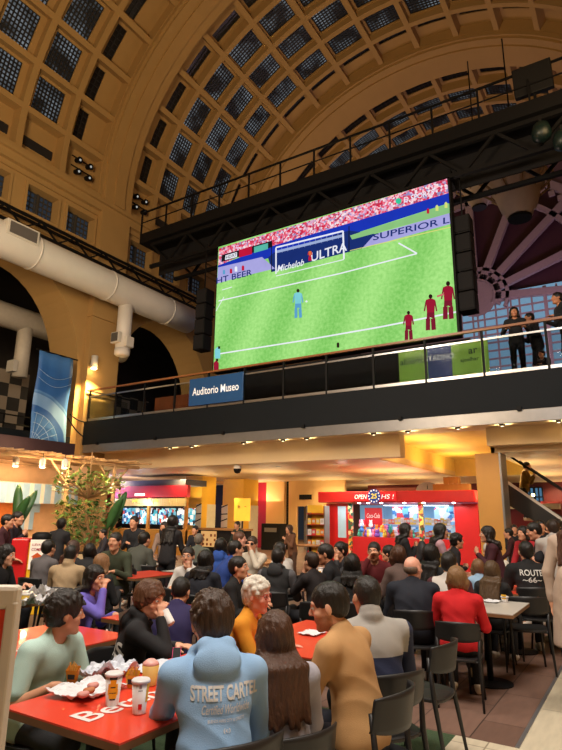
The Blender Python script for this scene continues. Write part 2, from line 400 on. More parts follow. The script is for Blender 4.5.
struct(wf.build(winname(), [mat('pink_grey_plaster', srgb('94848a'), .7), emi('blue_evening_glass', (.20, .36, .52), .8), mat('dark_red_glass', (.05, .018, .03), .4)]))
# ------------------------------------------------------------ right wall and wall behind the viewer
struct(MB().bb(3.2, 3.5, -4, 36, 0, 15).build('wall_right', M_stone2))
struct(MB().bb(-30, 3.5, -4.2, -4, 0, 15).build('wall_front', M_stone2))
# ------------------------------------------------------------ left aisle
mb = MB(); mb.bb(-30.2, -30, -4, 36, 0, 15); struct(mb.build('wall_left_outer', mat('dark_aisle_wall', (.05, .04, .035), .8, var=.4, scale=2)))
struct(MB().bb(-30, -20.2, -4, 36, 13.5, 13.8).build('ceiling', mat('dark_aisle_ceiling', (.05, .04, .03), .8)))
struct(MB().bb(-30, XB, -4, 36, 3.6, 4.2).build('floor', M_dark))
# ------------------------------------------------------------ mezzanine with the balcony
YB = 14.4
struct(MB().bb(-18.2, 3.2, YB+.1, 36, 4.15, 5.1).build('floor', mat('mezzanine_slab', (.08, .07, .06), .7)))
struct(MB().bb(-18.15, 3.2, YB, YB+.1, 4.2, 5.12).build('trim_3', M_charc))
struct(MB().bb(-18.1, 3.2, YB+.1, 15.5, 3.97, 4.15).build('ceiling', M_cream))
struct(MB().bb(-18.1, 3.2, YB+.02, YB+.14, 3.9, 4.2).build('trim_4', M_grey))
mb = MB(); mb.bb(-18.1, -5.7, 15.5, 15.9, 3.32, 4.15); mb.bb(-5.7, -3.3, 15.5, 15.9, 3.98, 4.15); mb.bb(-3.3, 3.2, 15.5, 15.9, 3.5, 4.15); struct(mb.build('trim_5', M_cream))
# lower ceiling with the lit recess
M_ceil = mat('warm_white_soffit', srgb('cdb28a'), .5, var=.04)
for a in ((-30, -6.6, 15.9, 36), (-6.6, -3.3, 24.65, 36), (-3.3, 3.2, 15.9, 36)):
    struct(MB().bb(a[0], a[1], a[2], a[3], 3.35, 3.55).build('ceiling', M_ceil))
M_rec = mat('yellow_lit_recess', srgb('d8b45c'), .5)  # yellow of the cove light put into the base colour
mb = MB(); mb.bb(-6.6, -3.3, 15.5, 24.5, 4.05, 4.14); mb.bb(-6.7, -6.6, 15.9, 24.5, 3.35, 4.1); mb.bb(-3.3, -3.2, 15.9, 24.5, 3.35, 4.1); mb.bb(-6.6, -3.3, 24.5, 24.6, 3.35, 4.1); struct(mb.build('ceiling', M_rec))
for y in (17.2, 19.6, 22.2):
    light('AREA', 'cove_strip', (-5.8, y, 3.3), 30, YEL, 1.2, (-5.8, y, 5))
# downlights
DL = []
for x in np.arange(-27, 2.5, 2.3):
    for y in (17.2, 19.4, 22.0, 25.0, 28.5):
        if -6.9 < x < -3.0 and y < 24.9: continue
        DL.append((float(x), y, 3.35))
proto = None
for i, (x, y, z) in enumerate(DL):
    if proto is None:
        proto = empty('downlight', (x, y, z), 0, 'round recessed downlight glowing in the low ceiling under the balcony', 'ceiling light', 'downlights under the balcony')
        MB().lathe([(.095, -.012), (.095, 0), (.075, 0), (.075, -.012)], n=16).build('trim_ring', M_white, proto)
        MB().lathe([(.07, -.008), (.07, -.004)], n=16).build('lens', M_downl, proto)
    else: dup(proto, (x, y, z))
for x in (-25, -20.5, -16.5, -12.5, -8.6, -3.2, .5):
    for y in (18.2, 23.5, 29.0):
        light('SPOT', 'downlight_lamp', (x, y, 3.33), 330, (1.0, .74, .38), .05, (x, y, 0), spot=R(165), blend=.5)
        if not (-10.5 < x < -4 and y < 20): light('AREA', 'ceiling_fill', (x, y+1.0, 2.35), 38, (1.0, .76, .42), 1.6, (x, y+1.0, 9))  # unseen upward area lamps added to brighten the low ceiling
light('AREA', 'ceiling_fill', (-8.0, 20.6, 2.7), 45, (1.0, .76, .42), 2.2, (-8.0, 20.6, 9))  # another added upward fill, over the red kiosk
light('SPOT', 'column_fill', (-14.6, 19.6, 3.3), 260, (1, .74, .3), .05, (-17.0, 22.5, 1.2), spot=R(80))  # added spot that brightens the yellow columns, no fixture
light('AREA', 'downlight_lamp', (-22, 30, 3.2), 260, YEL, 5, (-22, 30, 0))
light('AREA', 'downlight_lamp', (-10, 30, 3.2), 260, YEL, 5, (-10, 30, 0))
# ledge spots: little black cans with a pool of warm light on the soffit
can = None
for i, (px, py) in enumerate([(130, 441), (152, 439), (203, 434), (242, 430), (268, 428), (340, 422), (378, 419), (430, 413), (480, 409), (545, 404)]):
    p = atZ(px, py, 3.97); x = p.x
    if can is None:
        can = empty('ledge_spotlight', (x, 14.95, 3.97), 0, 'small surface spotlight glowing on the underside of the balcony edge', 'spotlight', 'spots along the balcony edge')
        MB().box((0, 0, -.03), (.12, .12, .06)).build('housing', M_black, can)
        MB().lathe([(.03, -.075), (.03, -.061)], n=12).build('lamp', emi('spot_lamp', (1, .8, .5), 3), can)
    else: dup(can, (x, 14.95, 3.97))
    light('SPOT', 'spot_pool', (x, 15.1, 3.62), 60, (1, .78, .42), .04, (x, 14.9, 4.2), spot=R(95), blend=1.0)
# glass balustrade
rail = empty('balcony_balustrade', (-18, YB+.05, 5.12), 0, 'long glass balustrade with wooden handrail along the upper balcony', 'railing')
o0 = Vector((-18, YB+.05, 5.12))
MB().beam(Vector((0, 0, 1.24)), Vector((21, 0, 1.24)), .09, .06).build('handrail', mat('varnished_rail', srgb('8d5a36'), .35), rail)
MB().beam(Vector((0, .0, .98)), Vector((21, .0, .98)), .04, .05).build('top_rail', M_steel, rail)
MB().beam(Vector((0, .0, .06)), Vector((21, .0, .06)), .05, .08).build('bottom_rail', M_steel, rail)
M_gl2 = mat('smoky_glass', (.62, .66, .66), .05, trans=1.0, var=0); M_gl2.node_tree.nodes['Principled BSDF'].inputs['IOR'].default_value = 1.08
for i in range(15):
    x = i*1.5
    MB().bb(x-.03, x+.03, -.03, .03, 0, 1.22).build('baluster', M_black, rail)
    if i < 14: MB().bb(x+.05, x+1.45, -.006, .006, .1, .95).build('glass_panel', M_gl2, rail)
    if i < 14 and i % 2 == 0: MB().bb(x+.7, x+.8, -.12, -.04, -.95, -.85).build('bracket', M_black, rail)
# side return of the balustrade at the left end
rail2 = empty('balcony_balustrade', (-18.1, YB, 5.12), 0, 'short end return of the balustrade beside the lit pillar', 'railing')
MB().beam((0, 0, 1.24), (0, 2.2, 1.24), .06, .05).build('handrail', M_black, rail2)
MB().bb(-.006, .006, .05, 2.1, .1, 1.1).build('glass_panel', M_gl2, rail2)
# blue sign
sg = empty('hanging_sign', (-11.6, YB-.06, 5.7), 0, 'blue rectangular sign reading Auditorio Museo on the balcony railing', 'sign')
MB().bb(-1.14, 1.14, -.02, .02, -.48, .46).build('sign_board', mat('navy_sign_blue', srgb('1d4a7c'), .4, emit=srgb('1d4a7c'), es=.12), sg, bevel=.01)
text('lettering', 'Auditorio Museo', mat('white_sign_letters', (.8, .8, .8), .5, var=0, emit=(1, 1, 1), es=.35), (0, -.03, 0), (1, 0, 0), (0, 0, 1), .27, sg, width=1.95)
# green and blue banners behind the glass
gb = empty('promo_banner', (-5.2, YB+.5, 5.7), 0, 'bright green and blue promotional banner behind the balcony glass', 'banner')
def yr(px, py, y): p = atY(px, py, y); return (p.x+5.2, p.z-5.7)
def panel(name, mt, px0, px1, parent, y=0.0):
    a, b = yr(px0, 360, YB+.5)[0], yr(px1, 360, YB+.5)[0]
    return MB().bb(a, b, y-.02, y+.02, -.35, .55).build(name, mt, parent)
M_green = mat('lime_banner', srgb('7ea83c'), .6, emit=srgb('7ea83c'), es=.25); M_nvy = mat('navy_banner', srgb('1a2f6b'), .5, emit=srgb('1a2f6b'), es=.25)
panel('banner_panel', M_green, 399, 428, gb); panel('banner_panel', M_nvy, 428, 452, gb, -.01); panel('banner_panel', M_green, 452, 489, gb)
for xx in (yr(402, 360, YB+.5)[0], yr(486, 360, YB+.5)[0]): MB().bb(xx-.03, xx+.03, .03, .08, -.6, .5).build('stand_leg', M_black, gb)
a = yr(413, 360, YB+.5)[0]; mwb = mat('white_banner_letters', (.8, .8, .8), .6, var=0, emit=(1, 1, 1), es=.2); mdk = mat('dark_banner_letters', (.02, .06, .02), .6, var=0)
text('lettering', 'abierto', mdk, (a, -.05, .2), (1, 0, 0), (0, 0, 1), .18, gb)
text('lettering', 'STADNO', mwb, (yr(440, 360, YB+.5)[0], -.05, .2), (1, 0, 0), (0, 0, 1), .15, gb, width=.8)
text('lettering', 'ar', mdk, (yr(474, 360, YB+.5)[0], -.05, .25), (1, 0, 0), (0, 0, 1), .14, gb)
text('lettering', 'ajoelhar', mdk, (yr(470, 360, YB+.5)[0], -.05, .02), (1, 0, 0), (0, 0, 1), .14, gb)
# stage base, hoarding and dark backing behind the balustrade
t = MB().bb(-13.4, -3.6, 15.75, 16.3, 5.1, 6.6).build('stage', M_dark); tag(t, 'long dark base below the giant screen on the balcony', 'stage')
t = MB().bb(-16.6, -13.4, 16.6, 16.8, 5.1, 6.3).build('orange_hoarding', mat('orange_brown_panel', srgb('7b3d1c'), .6, var=.5, scale=1.2)); tag(t, 'low orange brown hoarding behind the glass left of the screen', 'panel')
# ------------------------------------------------------------ giant screen
YS = 15.5
scr = empty('video_screen', (-8.27, YS, 6.7), 0, 'giant lit video wall showing a football penalty on green grass', 'screen')
SO = Vector((-8.27, YS, 6.7))
cor = [atY(213, 373, YS), atY(457, 327, YS), atY(447, 178, YS), atY(219, 248, YS)]
x0, x1 = -12.68, -3.87; z0, z1 = 6.72, 11.66
MB().bb(x0-SO.x-.06, x1-SO.x+.06, .03, .35, z0-SO.z-.06, z1-SO.z+.06).build('screen_cabinet', M_black, scr)
def S(px, py, off=0): # point of the screen plane
    p = atY(px, py, YS-off); return (p.x-SO.x, -off, p.z-SO.z)
def grass():
    M = bpy.data.materials.new('screen_grass'); M.use_nodes = True; nt = M.node_tree; nt.nodes.clear()
    e = nt.nodes.new('ShaderNodeEmission'); o = nt.nodes.new('ShaderNodeOutputMaterial'); nt.links.new(e.outputs[0], o.inputs[0])
    tc = nt.nodes.new('ShaderNodeTexCoord'); mp = nt.nodes.new('ShaderNodeMapping'); nt.links.new(tc.outputs['Object'], mp.inputs[0])
    mp.inputs['Rotation'].default_value = (0, R(-24), 0)
    w = nt.nodes.new('ShaderNodeTexWave'); w.wave_type = 'BANDS'; w.bands_direction = 'X'; w.inputs['Scale'].default_value = .16; w.inputs['Distortion'].default_value = .3
    nt.links.new(mp.outputs[0], w.inputs['Vector'])
    n = nt.nodes.new('ShaderNodeTexNoise'); n.inputs['Scale'].default_value = 9; n.inputs['Detail'].default_value = 8; nt.links.new(tc.outputs['Object'], n.inputs['Vector'])
    ad = nt.nodes.new('ShaderNodeMath'); ad.operation = 'MULTIPLY_ADD'; nt.links.new(w.outputs['Fac'], ad.inputs[0]); ad.inputs[1].default_value = .35; nt.links.new(n.outputs['Fac'], ad.inputs[2])
    cr = nt.nodes.new('ShaderNodeValToRGB'); cr.color_ramp.elements[0].position = .35; cr.color_ramp.elements[0].color = (*srgb('73bb57'), 1)
    cr.color_ramp.elements[1].position = .95; cr.color_ramp.elements[1].color = (*srgb('a3dd80'), 1)
    nt.links.new(ad.outputs[0], cr.inputs[0]); nt.links.new(cr.outputs[0], e.inputs[0]); e.inputs[1].default_value = 1.12
    return M
def crowdmat():
    M = bpy.data.materials.new('screen_crowd'); M.use_nodes = True; nt = M.node_tree; nt.nodes.clear()
    e = nt.nodes.new('ShaderNodeEmission'); o = nt.nodes.new('ShaderNodeOutputMaterial'); nt.links.new(e.outputs[0], o.inputs[0])
    tc = nt.nodes.new('ShaderNodeTexCoord'); v = nt.nodes.new('ShaderNodeTexVoronoi'); v.inputs['Scale'].default_value = 15; nt.links.new(tc.outputs['Object'], v.inputs['Vector'])
    sp = nt.nodes.new('ShaderNodeSeparateColor'); nt.links.new(v.outputs['Color'], sp.inputs[0])
    cr = nt.nodes.new('ShaderNodeValToRGB'); cr.color_ramp.interpolation = 'CONSTANT'
    cols = ['e0405c', 'f47a90', 'f4e4ea', 'b84560', 'd8a5c4', 'e85a78', '9a8fc0', 'ffc8d0', 'd02848', 'e8b8d8']
    for i, c in enumerate(cols):
        el = cr.color_ramp.elements[i] if i < 2 else cr.color_ramp.elements.new(i/len(cols))
        el.position = i/len(cols); el.color = (*srgb(c), 1)
    nt.links.new(sp.outputs[0], cr.inputs[0]); nt.links.new(cr.outputs[0], e.inputs[0]); return M
def spoly(name, pts, mt, off, parent=scr): return mk(name, [S(x, y, off) for x, y in pts], [tuple(range(len(pts)))], mt, parent)
def sline(mb, pts, w, off=.012):
    for a, b in zip(pts[:-1], pts[1:]):
        A = Vector(S(*a, off)); B = Vector(S(*b, off)); d = (B-A).normalized(); n = Vector((-d.z, 0, d.x))*w/2
        mb.add([A-n, B-n, B+n, A+n], [(0, 1, 2, 3)])
MB().add([(x0-SO.x, 0, z0-SO.z), (x1-SO.x, 0, z0-SO.z), (x1-SO.x, 0, z1-SO.z), (x0-SO.x, 0, z1-SO.z)], [(0, 1, 2, 3)]).build('pitch_picture', grass(), scr)
# edges of the screen in pixels: left x ~ 213..219, right 447..457
spoly('crowd_picture', [(218.2, 266), (219, 248.5), (447, 178.5), (448.5, 194), (350, 223), (262, 249), (240, 256)], crowdmat(), .004)
sw = emi('screen_white', (.85, .87, .95), 1.0); sb = emi('screen_royal_blue', srgb('1c35b4'), 1.0); slb = emi('screen_lilac_board', srgb('a9a6e0'), 1.0)
snv = emi('screen_navy', srgb('1b2f72'), 1.0); srd = emi('screen_red', srgb('c2183a'), 1.0); sdk = emi('screen_black', (.01, .01, .015), 1.0); scy = emi('screen_cyan', srgb('7fd0d8'), 1.0)
spoly('advert_band', [(217.6, 280), (218, 265.5), (262, 249), (350, 223), (448.5, 193), (449.3, 203), (350, 235), (262, 260)], sb, .006)
spoly('advert_band', [(217.2, 283.5), (217.9, 267.5), (262, 257), (275, 268.5), (240, 277)], slb, .008)
spoly('advert_band', [(362, 248.5), (375, 234), (449.3, 213.2), (450.3, 224)], slb, .008)
spoly('advert_band', [(272, 272), (268, 257.5), (274, 252.5), (349, 230.5), (375, 234), (362, 248.5)], snv, .007)
spoly('grass_strip', [(350, 235.5), (449.3, 203.5), (449.7, 213), (352, 239.5)], emi('screen_grass_strip', srgb('8cc47e'), 1), .009)
spoly('scoreboard', [(221.5, 262), (222, 255), (272, 240.5), (272.5, 247)], sdk, .010)
spoly('scoreboard', [(225, 260), (225.4, 255.5), (237, 252), (237, 257)], sw, .014)
spoly('scoreboard', [(239, 257.5), (239, 250), (252, 246), (252, 254)], srd, .014)
spoly('scoreboard', [(254, 253), (254, 247), (268, 243), (268, 249)], emi('screen_teal', srgb('58b7a6'), 1), .014)
def stext(name, s, px0, py0, px1, py1, hpx, mt, off=.016, **k):
    """word between two points of its mid line, height in pixels"""
    V, F = textmesh(s, 1.0, **k); xs = [v.x for v in V]; ys = [v.y for v in V]
    w = max(xs)-min(xs); h = max(ys)-min(ys); P = []
    for v in V:
        t = (v.x-min(xs))/w; q = (v.y-(min(ys)+max(ys))/2)/h
        P.append(S(px0+(px1-px0)*t, py0+(py1-py0)*t-q*hpx, off))
    return mk(name, P, F, mt, scr)
stext('lettering', 'HT BEER', 216.5, 281, 252, 272, 6, snv)
stext('lettering', 'SUPERIOR L', 373, 237.5, 449.5, 219.5, 6.5, snv)
stext('lettering', 'Michelob', 277, 269, 304, 262, 6.5, sw, shear=.3)
stext('lettering', 'ULTRA', 311, 257.5, 347, 246, 9, sw)
stext('lettering', 'D SPORTS', 404, 200, 434, 191.5, 5.5, sw)
stext('lettering', 'HDX7', 226, 257.5, 236.5, 254.5, 3, sdk, off=.018)
mb = MB()
sline(mb, [(222, 290), (232, 287)], .03)
sline(mb, [(224, 297), (216, 311)], .03)
sline(mb, [(218.5, 301), (275, 288), (340, 273.5), (417, 253.5)], .045)
sline(mb, [(417, 253.5), (398.5, 243)], .045)
sline(mb, [(215, 354.5), (300, 341), (380, 327), (456, 312)], .05)
mb.build('pitch_markings', sw, scr)
spoly('yellow_line', [(350, 251), (350, 250.3), (450.4, 226.6), (450.6, 227.6)], emi('screen_yellow', srgb('d8dc7a'), 1), .010)
mb = MB()
sline(mb, [(276, 274), (276, 247.5), (343, 231), (344, 259)], .06, .02)
sline(mb, [(276, 276), (344, 259.5)], .03, .02)
mb.build('goal_frame', sw, scr)
mb = MB()
for i in range(1, 12): x = 276+67.5*i/12; sline(mb, [(x, 247.5-16.5*i/12), (x+.5, 250-16.5*i/12+4)], .012, .018)
sline(mb, [(276, 252), (343, 235.5)], .1, .018)
mb.build('goal_net', emi('screen_net', srgb('9fb0d8'), 1), scr)
mb = MB(); sline(mb, [(271.5, 272), (271.5, 244)], .035, .02); sline(mb, [(349, 252), (349, 226)], .035, .02); mb.build('net_poles', sdk, scr)
def player(x, y, h, shirt, shorts, skin, arms=0):
    e = []
    def el(name, cx, cy, rx, ry, mt, off):
        n = 10; P = [S(cx+rx*cos(2*pi*k/n), cy+ry*sin(2*pi*k/n), off) for k in range(n)]
        mk(name, P, [tuple(range(n))], mt, scr)
    el('player_head', x, y-h*.46, h*.055, h*.065, skin, .024)
    spoly('player_shirt', [(x-h*.13, y-h*.36), (x-h*.04, y-h*.40), (x+h*.05, y-h*.40), (x+h*.13, y-h*.36), (x+h*.11, y-h*.02), (x-h*.10, y-h*.01)], shirt, .022)
    spoly('player_shorts', [(x-h*.10, y-h*.03), (x+h*.11, y-h*.03), (x+h*.12, y+h*.18), (x+.2, y+h*.12), (x-h*.11, y+h*.18)], shorts, .021)
    for nm_, pts_, w_ in (('player_leg', [(x-h*.07, y+h*.15), (x-h*.07, y+h*.48)], h*.0028+.03), ('player_leg', [(x+h*.07, y+h*.15), (x+h*.09, y+h*.47)], h*.0028+.03), ('player_arm', [(x-h*.12, y-h*.34), (x-h*.17, y-h*.05)], .04), ('player_arm', [(x+h*.12, y-h*.34), (x+h*(.17+arms), y-h*(.05+arms*1.0))], .04)):
        mb = MB(); sline(mb, pts_, w_, .02); mb.build(nm_, shorts, scr)
ssk = emi('screen_skin', srgb('6b4030'), 1); shair = emi('screen_hair', srgb('2a1a14'), 1); smar = emi('screen_maroon', srgb('9c1a34'), 1); smar2 = emi('screen_dark_maroon', srgb('7c1c30'), 1); slt = emi('screen_light_blue', srgb('5ea3cf'), 1)
player(298, 304, 29, scy, slt, shair); player(408.5, 326, 29, smar, smar2, shair); player(430.5, 313, 36, smar, smar2, shair); player(448, 301, 38, smar, smar2, shair, 0)
mb = MB(); sline(mb, [(444, 294), (437, 296.5)], .06, .023); mb.build('player_arm', emi('screen_pink', srgb('c9706c'), 1), scr)
player(310, 255.5, 11, emi('screen_orange', srgb('e0703a'), 1), srd, shair)
for x, y, w, c in ((217.5, 353, 3.4, scy), (216.2, 366, 3.2, smar), (236, 269, 1.6, sw), (243, 268, 1.6, srd), (231, 271, 1.5, srd), (224, 272, 1.4, slt), (437, 208, 1.8, emi('screen_vis', srgb('d8e07a'), 1)), (446, 205, 1.8, MATS['screen_vis']), (428, 211, 1.6, srd), (338, 345, 1.6, shair)):
    spoly('small_figure', [(x-w*.8, y+w*1.6), (x-w*.8, y-w), (x, y-w*1.8), (x+w*.8, y-w), (x+w*.8, y+w*1.6)], c, .02)
for x, y in ((219, 347.5), (217, 360)): spoly('player_head', [(x-1, y+1.3), (x-1, y-1.3), (x+1.2, y-1.3), (x+1.2, y+1.3)], shair, .022)
spoly('ball', [(306.4, 302.6), (305.2, 301.4), (306.4, 300.2), (307.8, 301.4)], sw, .02)
n = 12; mk('channel_dot', [S(398.5+3*cos(2*pi*k/n), 201+3*sin(2*pi*k/n), .018) for k in range(n)], [tuple(range(n))], emi('screen_green', srgb('35c79a'), 1), scr)
# line array speakers flanking the screen
def speakers(x, y, z0_, n, label):
    e = empty('line_array_speaker', (x, y, z0_), 0, label, 'loudspeaker')
    for i in range(n):
        MB().box((0, .02*i, .3+i*.62), (.48, .5, .58)).build('speaker_box', M_black, e, bevel=.02)
        MB().box((0, -.26+.02*i, .3+i*.62), (.42, .02, .5)).build('grille', M_dark, e)
    MB().beam((0, 0, n*.62), (0, 0, 12.0-z0_), .04).build('hanging_cable', M_black, e)
speakers(-13.35, 15.6, 7.6, 4, 'black line array hanging left of the giant screen')
speakers(atY(466, 270, 15.9).x, 15.9, 7.4, 5, 'black line array hanging right of the giant screen')
# ------------------------------------------------------------ catwalk and the dark rigging above the screen
cw = empty('catwalk', (-8, 16, 13.0), 0, 'black maintenance catwalk with thin railing across the vault above the screen', 'catwalk')
MB().bb(-9.0, 11, -.55, 1.2, -.1, .35).build('deck', M_black, cw)
MB().beam((-9.0, -.5, 1.38), (11, -.5, 1.38), .06).build('top_rail', M_black, cw)
MB().beam((-9.0, -.5, .9), (11, -.5, .9), .035).build('mid_rail', M_black, cw)
for i in range(15): MB().beam((-9+i*1.42, -.5, .3), (-9+i*1.42, -.5, 1.4), .055).build('post', M_black, cw)
# lattice girders
gd = empty('rigging_girder', (-8, 16, 12), 0, 'deep black lattice girder carrying the giant screen', 'truss')
for y in (-.4, 1.1):
    for z in (-.25, .75): MB().beam((-8.4, y, z), (11, y, z), .14).build('chord', M_black, gd)
    mb = MB()
    for i in range(19): mb.beam((-8.4+i, y, -.25 if i % 2 else .75), (-7.4+i, y, .75 if i % 2 else -.25), .09)
    mb.build('bracing', M_black, gd)
MB().bb(-8.6, 11, .3, .36, -.32, .8).build('back_panel', M_dark, gd)
MB().bb(-4.5, 4.2, -.3, .25, -.32, .1).build('winch_bar', M_black, gd)
t = empty('floodlight', (-1.25, 15.6, 13.75), 0, 'large dark square floodlight clamped to the catwalk rail', 'floodlight')
MB().box((0, 0, .35), (1.05, .25, .85), 0, Matrix.Rotation(R(14), 3, 'X')).build('housing', M_black, t, bevel=.03)
MB().beam((0, .1, -.3), (0, .1, .1), .08).build('bracket', M_black, t)
for x, zz in ((-1.15, 12.0), (-.65, 11.55)):
    t = empty('stage_lamp', (x, 15.2, zz), 0, 'teal tinted moving head lamp under the catwalk, %s of the pair' % ('left' if x < -1 else 'right'), 'stage light')
    MB().lathe([(.05, .3), (.2, .25), (.26, .05), (.24, -.15), (.1, -.25)], n=16).build('lamp_head', mat('teal_lamp', (.003, .012, .011), .4), t, True)
    MB().beam((0, 0, .3), (0, 0, .5), .08).build('yoke', M_black, t)
# chandeliers: fluted bowls on rods in front of the fan window
M_plas = mat('pink_grey_lamp_plaster', srgb('b8a8a0'), .6, var=.1)
def bowl(px, py, Y, s, label):
    p = atY(px, py, Y); e = empty('bowl_chandelier', p, 0, label, 'chandelier')
    MB().lathe([(.12, -1.0), (.42, -.95), (.45, -.75), (.55, -.7), (.7, -.2), (.98, .35), (1.0, .45), (.9, .45), (.6, 0)], n=24).build('bowl', M_plas, e, True).scale = (s, s, s)
    mb = MB()
    for k in range(10):
        a = 2*pi*k/10; mb.tube([(cos(a)*.72, sin(a)*.72, -.2), (cos(a)*1.12, sin(a)*1.12, .15), (cos(a)*1.1, sin(a)*1.1, .55)], .045, 6)
    mb.build('gilded_ribs', mat('dim_gilding', srgb('8a735a'), .5), e).scale = (s, s, s)
    MB().lathe([(.36, -1.08), (.38, -1.0), (.1, -.98)], n=20).build('bottom_lens', M_dark, e).scale = (s, s, s)
    MB().beam((0, 0, .4*s), (0, 0, 7), .05).build('rod', M_black, e)
light('POINT', 'bowl_fill_light', (-5.2, 18.5, 8.5), 110, (1, .72, .6), .4)  # added fill lamp in front of the bowls, which hold no lamp
bowl(374+104, 190, 24, .85, 'smaller pale bowl chandelier right beside the screen')
bowl(517, 190, 21, 1.15, 'larger pale bowl chandelier at the right edge')
# ------------------------------------------------------------ truss and ducts on the left wall
tr = empty('lighting_truss', (-18.0, 4, 11.6), 0, 'black lattice truss running along the nave wall above the duct', 'truss')
for z in (0, .52):
    for x in (0, .3): MB().beam((x, 0, z), (x, 17.5, z), .09).build('chord', M_black, tr)
mb = MB()
for i in range(24): mb.beam((.3, i*.73, 0 if i % 2 else .52), (.3, (i+1)*.73, .52 if i % 2 else 0), .055)
mb.build('bracing', M_black, tr)
dc = empty('air_duct', (-17.35, 2, 10.62), 0, 'large white round ventilation duct along the nave wall', 'duct')
MB().tube([(0, y, 0) for y in (0, 8, 15, 17.2)], .62, 28).build('duct_pipe', M_duct, dc, True)
for y in (2, 5.4, 8.8, 12.2, 15.6): MB().tube([(0, y, 0), (0, y+.06, 0)], .64, 28).build('joint_band', M_duct, dc, True)
p = atX(18, 239, -17.0)
g = MB().box((.5, p.y-2, .25), (.3, 1.2, .55)).build('grille_box', M_white, dc, bevel=.02)
mb = MB(); mb.box((.66, p.y-2, .25), (.02, 1.0, .4)); 
mb.build('grille', mat('grey_vent_grille', (.12, .11, .11), .5), dc)
dp = empty('drop_duct', (-17.35, 15.3, 10.1), 0, 'white vertical duct outlet hanging in front of the lit pillar', 'duct')
MB().tube([(0, 0, 0), (0, 0, -1.9)], .3, 20).build('drop_pipe', M_duct, dp, True)
MB().lathe([(.31, -1.92), (.31, -2.15), (.24, -2.2)], n=20).build('drop_collar', M_duct, dp, True)
MB().box((-.02, -.36, -1.5), (.46, .16, .46)).build('outlet_box', M_white, dp, bevel=.02)
MB().box((-.02, -.45, -1.5), (.36, .02, .36)).build('outlet_grille', mat('dark_vent', (.08, .08, .08), .5), dp)
MB().box((.36, 0, -1.65), (.16, .4, .44)).build('outlet_box', M_white, dp, bevel=.02)
d2 = empty('air_duct', (-22.6, 2, 10.0), 0, 'white duct in the side aisle seen through the wide arch', 'duct')
MB().tube([(0, y, 0) for y in (0, 8, 18)], .55, 24).build('duct_pipe', mat('aisle_duct_metal', (.6, .55, .48), .5), d2, True)
MB().tube([(.1, 12.2, -.3), (.1, 12.2, -2.6)], .32, 20).build('drop_pipe', MATS['aisle_duct_metal'], d2, True)
MB().box((.1, 11.8, -2.2), (.5, .2, .5)).build('outlet_box', M_white, d2)
light('POINT', 'aisle_lamp', (-21.5, 9.0, 8.5), 90, AMB, .3)
light('POINT', 'aisle_lamp', (-21.5, 19.0, 8.0), 50, AMB, .3)
# aisle mezzanine railing and checkered wall behind
ar = empty('aisle_railing', (-20.3, 4, 4.2), 0, 'dark metal railing of the side aisle gallery at the left edge', 'railing')
for z in (1.1, .75, .4): MB().beam((0, 0, z), (0, 9.6, z), .05).build('rail', M_black, ar)
for i in range(9): MB().beam((0, i*1.2, 0), (0, i*1.2, 1.1), .05).build('post', M_black, ar)
struct(MB().bb(-20.3, -18.5, 4, 14.1, 3.6, 4.5).build('trim_6', M_charc))
M_chk = bpy.data.materials.new('checkered_gallery_tiles'); M_chk.use_nodes = True; nt = M_chk.node_tree
ck = nt.nodes.new('ShaderNodeTexChecker'); ck.inputs['Scale'].default_value = 1.6; ck.inputs[1].default_value = (.30, .25, .2, 1); ck.inputs[2].default_value = (.02, .02, .02, 1)
tcn = nt.nodes.new('ShaderNodeTexCoord'); nt.links.new(tcn.outputs['Object'], ck.inputs[0]); nt.links.new(ck.outputs[0], nt.nodes['Principled BSDF'].inputs['Base Color'])
for y0_, y1_ in ((8, 16.0), (17, 24)):
    struct(MB().bb(-24.7, -24.5, y0_, y1_, 4.2, 8.2).build('wall_left_gallery', M_chk))
# wall lamp on the pilaster
wl = empty('wall_lamp', (-18.16, 14.5, 7.45), 0, 'white cylindrical wall lamp glowing on the big pillar', 'lamp')
MB().tube([(.16, 0, .35), (.16, 0, -.15)], .13, 18).build('lamp_shade', M_white, wl, True)
MB().lathe([(.11, -.2), (.11, -.155)], (.16, 0, 0), 16).build('bulb', emi('lamp_bulb_glow', (1, .75, .4), 25), wl)
MB().box((.02, 0, .1), (.1, .12, .2)).build('bracket', M_grey, wl)
light('SPOT', 'wall_lamp_light', (-17.55, 14.5, 7.15), 1700, (1, .66, .24), .04, (-18.3, 14.5, 3.8), spot=R(100), blend=.8)
light('SPOT', 'wall_lamp_light', (-17.7, 14.3, 7.1), 900, (1, .66, .24), .04, (-18.5, 14.2, 4.5), spot=R(90), blend=.8)
light('POINT', 'wall_lamp_glow', (-17.8, 14.5, 7.12), 14, (1, .62, .22), .06)
